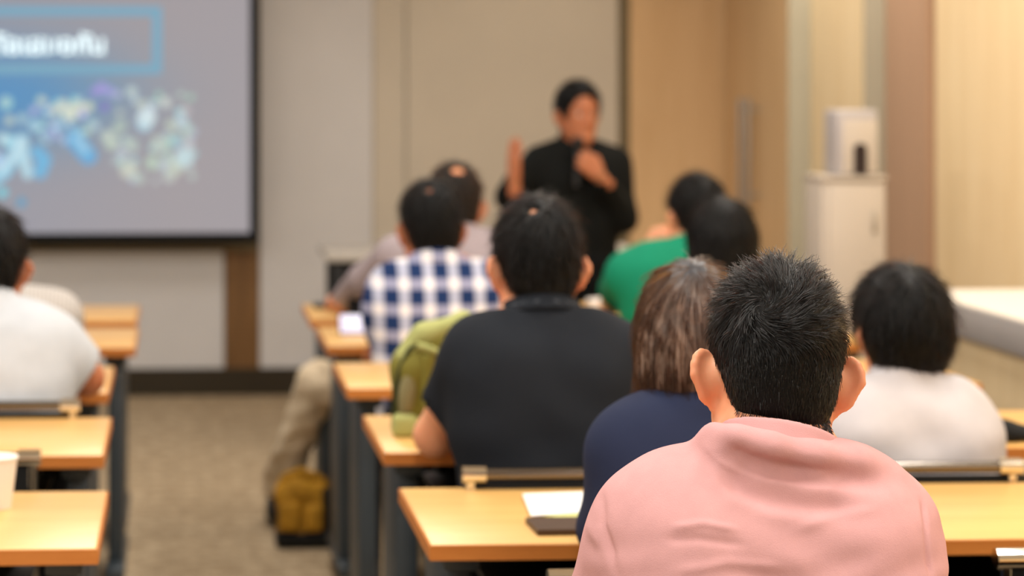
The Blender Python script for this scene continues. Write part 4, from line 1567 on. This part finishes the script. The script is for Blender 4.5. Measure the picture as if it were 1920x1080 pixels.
# ------------------------------------------------------------------ chairs
chair_at(866, -1, 4.14, 'black chair with a polished rail behind the man in the dark polo shirt')
chair_at(1914, 1, 4.17, 'black chair behind the man in the white shirt by the counter')
chair_at(1027, -1, 3.25, 'black chair under the woman in navy')
chair_at(1866, -1, 3.36, 'empty black chair with chrome rail end beyond the right sleeve of the pink shirt')
chair_at(150, 1, 5.08, 'black chair behind the man in the white T-shirt')
chair_at(77, 1, 4.37, 'empty black chair with chrome rail end behind the paper cup')
for px_, Y_, lab in ((884, 6.03, 'black chair under the man in the plaid shirt'), (862, 6.78, 'black chair under the balding man in grey'), (1290, 6.73, 'black chair under the person in green'),
                     (1352, 5.95, 'black chair under the woman with long black hair'), (-20, 6.03, 'black chair under the person in the pale striped shirt'), (1440, 2.44, 'black chair under the man in the pink polo shirt')):
    place_chair(at(px_, 600, Y_).x, Y_ + .10, lab)

# ------------------------------------------------------------------ things on and around the tables
M['paper'] = pm('white_paper', (236, 238, 240), .7, .2, var=.01)
M['lime_paper'] = pm('lime_paper', (206, 208, 138), .7, .2, var=.02)
M['book'] = pm('dark_brown_cover', (74, 52, 34), .5, .4, var=.06)
x1 = TABS['r', 1].location.x


def sheet(name, pts, th, m, label, cat, z):
    c = sum((Vector(p) for p in pts), Vector((0, 0))) / len(pts)
    o = MB().poly([(p[0] - c[0], p[1] - c[1]) for p in pts], 0, th).build(name, m, None, smooth=False)
    o.location = (c[0], c[1], z)
    return tag(o, label, cat)


def on_desk(px, py):
    Y = FPX * (CAM_Z - DZ) / (py - PPY)
    for _ in range(4):
        Y *= (CAM_Z - at(px, py, Y).z) and (CAM_Z - DZ) / (CAM_Z - at(px, py, Y).z)
    p = at(px, py, Y)
    return Vector((p.x, p.y))


sheet('notebook', [on_desk(1008, 1005), on_desk(985, 981), on_desk(1150, 978), on_desk(1150, 1003)], .010, M['book'], 'dark brown closed notebook on the table beside the pink sleeve', 'notebook', DZ)
sheet('folder', [on_desk(1015, 970), on_desk(1000, 958), on_desk(1110, 950), on_desk(1125, 982)], .004, M['lime_paper'], 'pale lime folder under the white paper', 'folder', DZ)
sheet('paper_sheet', [on_desk(996, 973), on_desk(980, 932), on_desk(1130, 927), on_desk(1140, 962)], .0015, M['paper'], 'white sheet of paper on the table beside the pink sleeve', 'paper', DZ + .0045)

# paper cup
cp_ = at(2, 950, 4.02)
cup = tag(empty('paper_cup', (at(-4, 900, 4.02).x, 4.00, DZ)), 'white paper cup on the table across the aisle', 'cup')
M['cup'] = pm('cup_paper', (240, 232, 224), .6, .3, var=.01)
MB().lathe([(.0001, 0), (.025, 0), (.026, .004), (.036, .088), (.0345, .088), (.0245, .007), (.0001, .006)], n=32).build('cup_wall', M['cup'], cup)
tor = MB()
tor.lathe([(.0345, .086), (.0375, .086), (.0385, .089), (.0375, .092), (.0345, .092)], n=32)
tor.build('rim', M['cup'], cup)

# green bottle
gx, gy = at(136, 620, 6.55).x, 6.62
bot = tag(empty('drink_bottle', (gx, gy, DZ)), 'small bright green bottle beside the arm of the white T-shirt', 'bottle')
MB().lathe([(.0001, 0), (.024, 0), (.026, .004), (.026, .052), (.018, .066), (.011, .072), (.011, .078)], n=24).build('bottle_body', pm('green_plastic', (120, 190, 40), .3, .5, var=.04), bot)
MB().lathe([(.013, .077), (.013, .090), (.0001, .091)], n=20).build('cap', M['paper'], bot)

# phone propped up on the table, glowing
ph = tag(empty('phone', on_desk(664, 627).to_3d() + Vector((0, 0, DZ))), 'phone with glowing blue screen propped up on the table beside the plaid sleeve', 'phone')
Mx = Matrix.Rotation(math.radians(-28), 4, 'X')
MB().box((-.046, -.004, 0), (.046, .004, .066), .003).xf(Mx).build('case', M['black'], ph)
m, nt, b = new_mat('phone_screen')
vec = mapped(nt, (14, 14, 14))
no = N(nt, 'ShaderNodeTexNoise', i_Scale=1.2, i_Detail=2.0); nt.links.new(vec, no.inputs['Vector'])
rp = N(nt, 'ShaderNodeValToRGB'); rp.color_ramp.elements[0].color, rp.color_ramp.elements[1].color = srgb(30, 84, 220), srgb(140, 172, 240)
rp.color_ramp.elements[0].position, rp.color_ramp.elements[1].position = .38, .6
nt.links.new(no.outputs['Fac'], rp.inputs['Fac']); nt.links.new(rp.outputs['Color'], b.inputs['Emission Color']); b.inputs['Emission Strength'].default_value = 1.25
MB().box((-.042, -.0052, .004), (.042, -.0040, .062)).xf(Mx).build('display', m, ph, smooth=False)
MB().box((-.012, .0, 0), (.012, .003, .055)).xf(Matrix.Translation((0, .052, 0)) @ Matrix.Rotation(math.radians(24), 4, 'X')).build('kickstand', M['black'], ph, smooth=False)

# black case beside the grey sleeve, phone lying at the front table's corner, white pad
p = on_desk(672, 592)
o = solid('pouch', [U(rbox((0, 0, .044), (.052, .035, .044), .018)), U(rc((-.03, -.02, .085), (.03, .02, .088), .010), .01)], .006, pm('black_nylon', (22, 23, 26), .7, .25, var=.1, bump=.3, bscale=400), None, 2)
o.location = (p.x + .012, 7.195, DZ)
tag(o, 'black pouch on the front table beside the grey sleeve', 'pouch')
p = on_desk(606, 575)
o = MB().box((-.034, -.06, 0), (.034, .06, .009), .003).build('phone', M['black'], None)
o.location = (p.x, p.y, DZ)
tag(o, 'black phone lying flat near the aisle corner of the front table', 'phone')
p = on_desk(1128, 577)
o = solid('tissue_pack', [U(rbox((0, 0, .014), (.045, .06, .014), .011)), U(rc((-.02, 0, .026), (.02, .01, .034), .006), .012)], .005, M['cup'], None, 2)
o.location = (p.x, p.y, DZ)
tag(o, 'pale tissue pack on the front table beside the green sleeve', 'tissue pack')
p = on_desk(1878, 829)
o = solid('soft_bag', [U(el((-.03, 0, .022), (.06, .05, .026))), U(el((.03, .005, .015), (.055, .05, .018)), .03), I(pl((0, 0, .001), (0, 0, -1)))], .005, pm('black_soft_cloth', (26, 28, 30), .8, .2, var=.15, bump=.4, bscale=120), None, 2)
o.location = (p.x + .005, p.y + .03, DZ)
tag(o, 'black soft bag lying on the table right of the white-shirted man', 'bag')

# green backpack on the second table
bpk = tag(empty('backpack', (0, 0, DZ)), 'olive green backpack with mesh side pocket standing on the table', 'backpack')
BYp = 4.80
bl = at(732, 820, BYp)
bpk.location = (bl.x, BYp, DZ)
M['olive'] = pm('olive_nylon', (122, 117, 48), .7, .25, var=.1, vscale=14, bump=.3, bscale=300)
M['olive_light'] = pm('pale_green_nylon', (168, 172, 108), .65, .25, var=.06, vscale=14, bump=.2, bscale=300)
M['olive_dark'] = pm('dark_green_piping', (52, 58, 26), .6, .3, var=.08)
M['mesh_pocket'] = pm('grey_olive_mesh', (134, 128, 92), .8, .2, var=.15, vscale=30, bump=.8, bscale=260)


def bp_(px, py, dy=0.0):
    q = at(px, py, BYp + dy)
    return np.array((q.x - bl.x, dy, q.z - DZ))


solid('main_body', [U(rc(bp_(768, 795), bp_(776, 690), .040, .046)), U(rc(bp_(776, 690), bp_(806, 645), .046, .042), .03), U(rc(bp_(806, 645, .02), bp_(880, 622, .03), .042, .036), .04),
                    U(rc(bp_(830, 790, .03), bp_(850, 660, .04), .05, .05), .05), I(pl((0, 0, .002), (0, 0, -1)), .004)], .006, M['olive'], bpk, 2)
solid('top_flap', [U(rc(bp_(757, 668, -.02), bp_(795, 628, -.02), .020, .024)), U(rc(bp_(795, 628, -.02), bp_(868, 603, 0), .024, .020), .02), U(rc(bp_(868, 603, 0), bp_(905, 606, .02), .020, .016), .02)], .005, M['olive_light'], bpk, 2)
solid('base_panel', [U(rbox(bp_(757, 797, -.035) + (0, 0, 0), (.026, .022, .026), .014)), U(rbox(bp_(795, 800, -.028), (.028, .022, .018), .012), .02), I(pl((0, 0, .001), (0, 0, -1)), .003)], .005, M['olive_light'], bpk, 2)
solid('mesh_pocket', [U(el(bp_(764, 735, -.038), (.020, .016, .058), eul(0, 0, 8)))], .005, M['mesh_pocket'], bpk, 2)
solid('zip_panel', [U(rc(bp_(800, 765, -.044), bp_(800, 672, -.040), .014, .017))], .005, M['olive'], bpk, 2)
MB().tube([bp_(738, 805, -.03), bp_(740, 740, -.034), bp_(750, 690, -.036), bp_(768, 655, -.038), bp_(795, 636, -.038), bp_(812, 640, -.036)], .0058).build('piping', M['olive_dark'], bpk)
MB().tube([bp_(782, 648, -.046), bp_(806, 655, -.048), bp_(818, 660, -.046)], .0085).build('grab_handle', M['olive_light'], bpk)

# mustard bag on the aisle carpet
gb = tag(empty('shoulder_bag', (0, 0, 0)), 'mustard and black shoulder bag standing on the aisle carpet', 'bag')
GY = 7.20
g0 = at(568, 990, GY)
gb.location = (g0.x, GY, 0)
M['mustard'] = pm('mustard_canvas', (168, 122, 34), .75, .2, var=.3, vscale=16, bump=.5, bscale=120)
M['bag_black'] = pm('bag_black_nylon', (20, 19, 17), .7, .25, var=.1)


def g_(px, py, dy=0.0):
    q = at(px, py, GY + dy)
    return np.array((q.x - g0.x, dy, max(q.z, .012)))


solid('bag_body', [U(rbox((0, 0, .115), (.085, .06, .105), .035)), U(el((-.03, -.03, .17), (.05, .04, .05)), .03)], .007, M['mustard'], gb, 2, lambda v: .005 * np.sin(60 * v[:, 0] + 40 * v[:, 2]))
solid('front_pocket', [U(rbox((-.045, -.066, .105), (.034, .022, .048), .018))], .006, M['mustard'], gb, 2)
solid('front_pocket', [U(rbox((.030, -.066, .100), (.032, .022, .044), .018))], .006, M['mustard'], gb, 2)
solid('bag_base', [U(rbox((.008, -.004, .028), (.098, .07, .027), .018))], .007, M['bag_black'], gb, 2)
solid('side_panel', [U(rbox((.080, -.010, .11), (.022, .06, .085), .016))], .007, M['bag_black'], gb, 2)
MB().tube([(-.075, -.02, .19), (-.06, -.03, .225), (-.01, -.035, .245), (.05, -.03, .225), (.095, -.02, .165)], .013).build('strap', M['mustard'], gb)

# side counter along the right wall
CX, CY1 = 2.30, 6.95
ctr = tag(empty('side_counter', ((CX + RX3) / 2, 4.0, 0)), 'long built-in side counter with white top, grey fascia and maple base', 'counter')
hw = (RX3 - CX) / 2 - .003
MB().box((-hw, -3.0, .735), (hw, CY1 - 4.0, .83), .003).build('fascia_slab', pm('grey_fascia', (166, 162, 162), .5, .35, var=.03), ctr, smooth=False)
MB().box((-hw, -3.0, .83), (hw, CY1 - 4.0, .836)).build('counter_top', pm('white_counter', (240, 236, 230), .3, .45, var=.01), ctr, smooth=False)
yy = CY1 - 4.0 - .03
while yy > -2.9:
    MB().box((-hw + .02, yy - .796, 0.0), (hw, yy, .734)).build('base_panel', M['maple'], ctr, smooth=False)
    yy -= .80

# white pedestal cabinet with a white device on top
PDY = 7.75
pa, pb_ = at(1541, 330, PDY), at(1660, 330, PDY)
pc = (pa.x + pb_.x) / 2
pw = (pb_.x - pa.x) / 2
ped = tag(empty('pedestal_cabinet', (pc, PDY, 0)), 'tall white pedestal cabinet standing against the panelled wall', 'cabinet')
M['enamel'] = pm('white_enamel', (198, 187, 174), .4, .4, var=.02)
M['enamel_grey'] = pm('pale_grey_enamel', (180, 174, 174), .4, .4, var=.02)
ptop = at(1600, 330, PDY).z
MB().box((-pw, 0, .03), (pw, .22, ptop - .014), .006).build('carcass', M['enamel'], ped)
MB().box((-pw + .022, -.012, .05), (pw - .004, 0, ptop - .03), .003).build('door', M['enamel'], ped)
MB().box((-pw - .004, -.014, ptop - .014), (pw + .004, .224, ptop), .003).build('top_plate', M['enamel'], ped)
MB().box((pw - .05, -.018, ptop - .20), (pw - .035, -.012, ptop - .12), .002).build('handle', M['steel'], ped)
MB().box((-pw + .01, .01, 0), (pw - .01, .21, .03)).build('plinth', M['black'], ped, smooth=False)
dv = tag(empty('white_speaker', (at(1611, 320, PDY).x, PDY + .02, ptop)), 'white boxy device with a dark rounded slot on the pedestal cabinet', 'device')
dw_ = .074
dh = at(1611, 206, PDY).z - ptop
MB().box((-dw_, 0, 0), (dw_, .16, dh), .012, 3).build('housing', M['enamel_grey'], dv)
MB().box((-dw_ + .022, -.006, .008), (dw_ - .004, .004, dh - .035), .003).build('front_plate', M['enamel'], dv)
sl = MB()
sl.bm.free(); sl.bm = bmesh.new()
pts = []
for k in range(13):
    a = math.pi * k / 12
    pts.append((.024 * math.cos(a) + .008, .095 + .020 * math.sin(a)))
pts += [(-.016, .006), (.032, .006)]
sl.poly(pts, 0, .004)
sl.xf(Matrix.Translation((0, -.006, 0)) @ Matrix.Rotation(math.pi / 2, 4, 'X'))
sl.build('slot', pm('dark_slot', (44, 32, 30), .5, .3, var=.05), dv, smooth=False)

# lecturer's table by the front wall
tx0, tx1 = at(606, 470, 9.3).x, at(1196, 470, 9.3).x
lt = tag(empty('lecturer_table', ((tx0 + tx1) / 2, 9.3, 0)), 'long pale table by the front wall behind the speaker', 'table')
tw = (tx1 - tx0) / 2
ltz = at(800, 471, 9.2).z
M['lect'] = pm('pale_grey_laminate', (196, 188, 178), .4, .4, var=.03)
MB().box((-tw, -.25, ltz - .03), (tw, .30, ltz), .004).build('table_top', M['lect'], lt)
for sx in (-1, 1):
    for y in (-.2, .25):
        MB().box((sx * (tw - .05) - .02, y - .02, 0), (sx * (tw - .05) + .02, y + .02, ltz - .03), .003).build('leg', M['black'], lt)
MB().box((-tw + .07, -.16, ltz - .12), (tw - .07, -.14, ltz - .03)).build('apron', M['black'], lt, smooth=False)
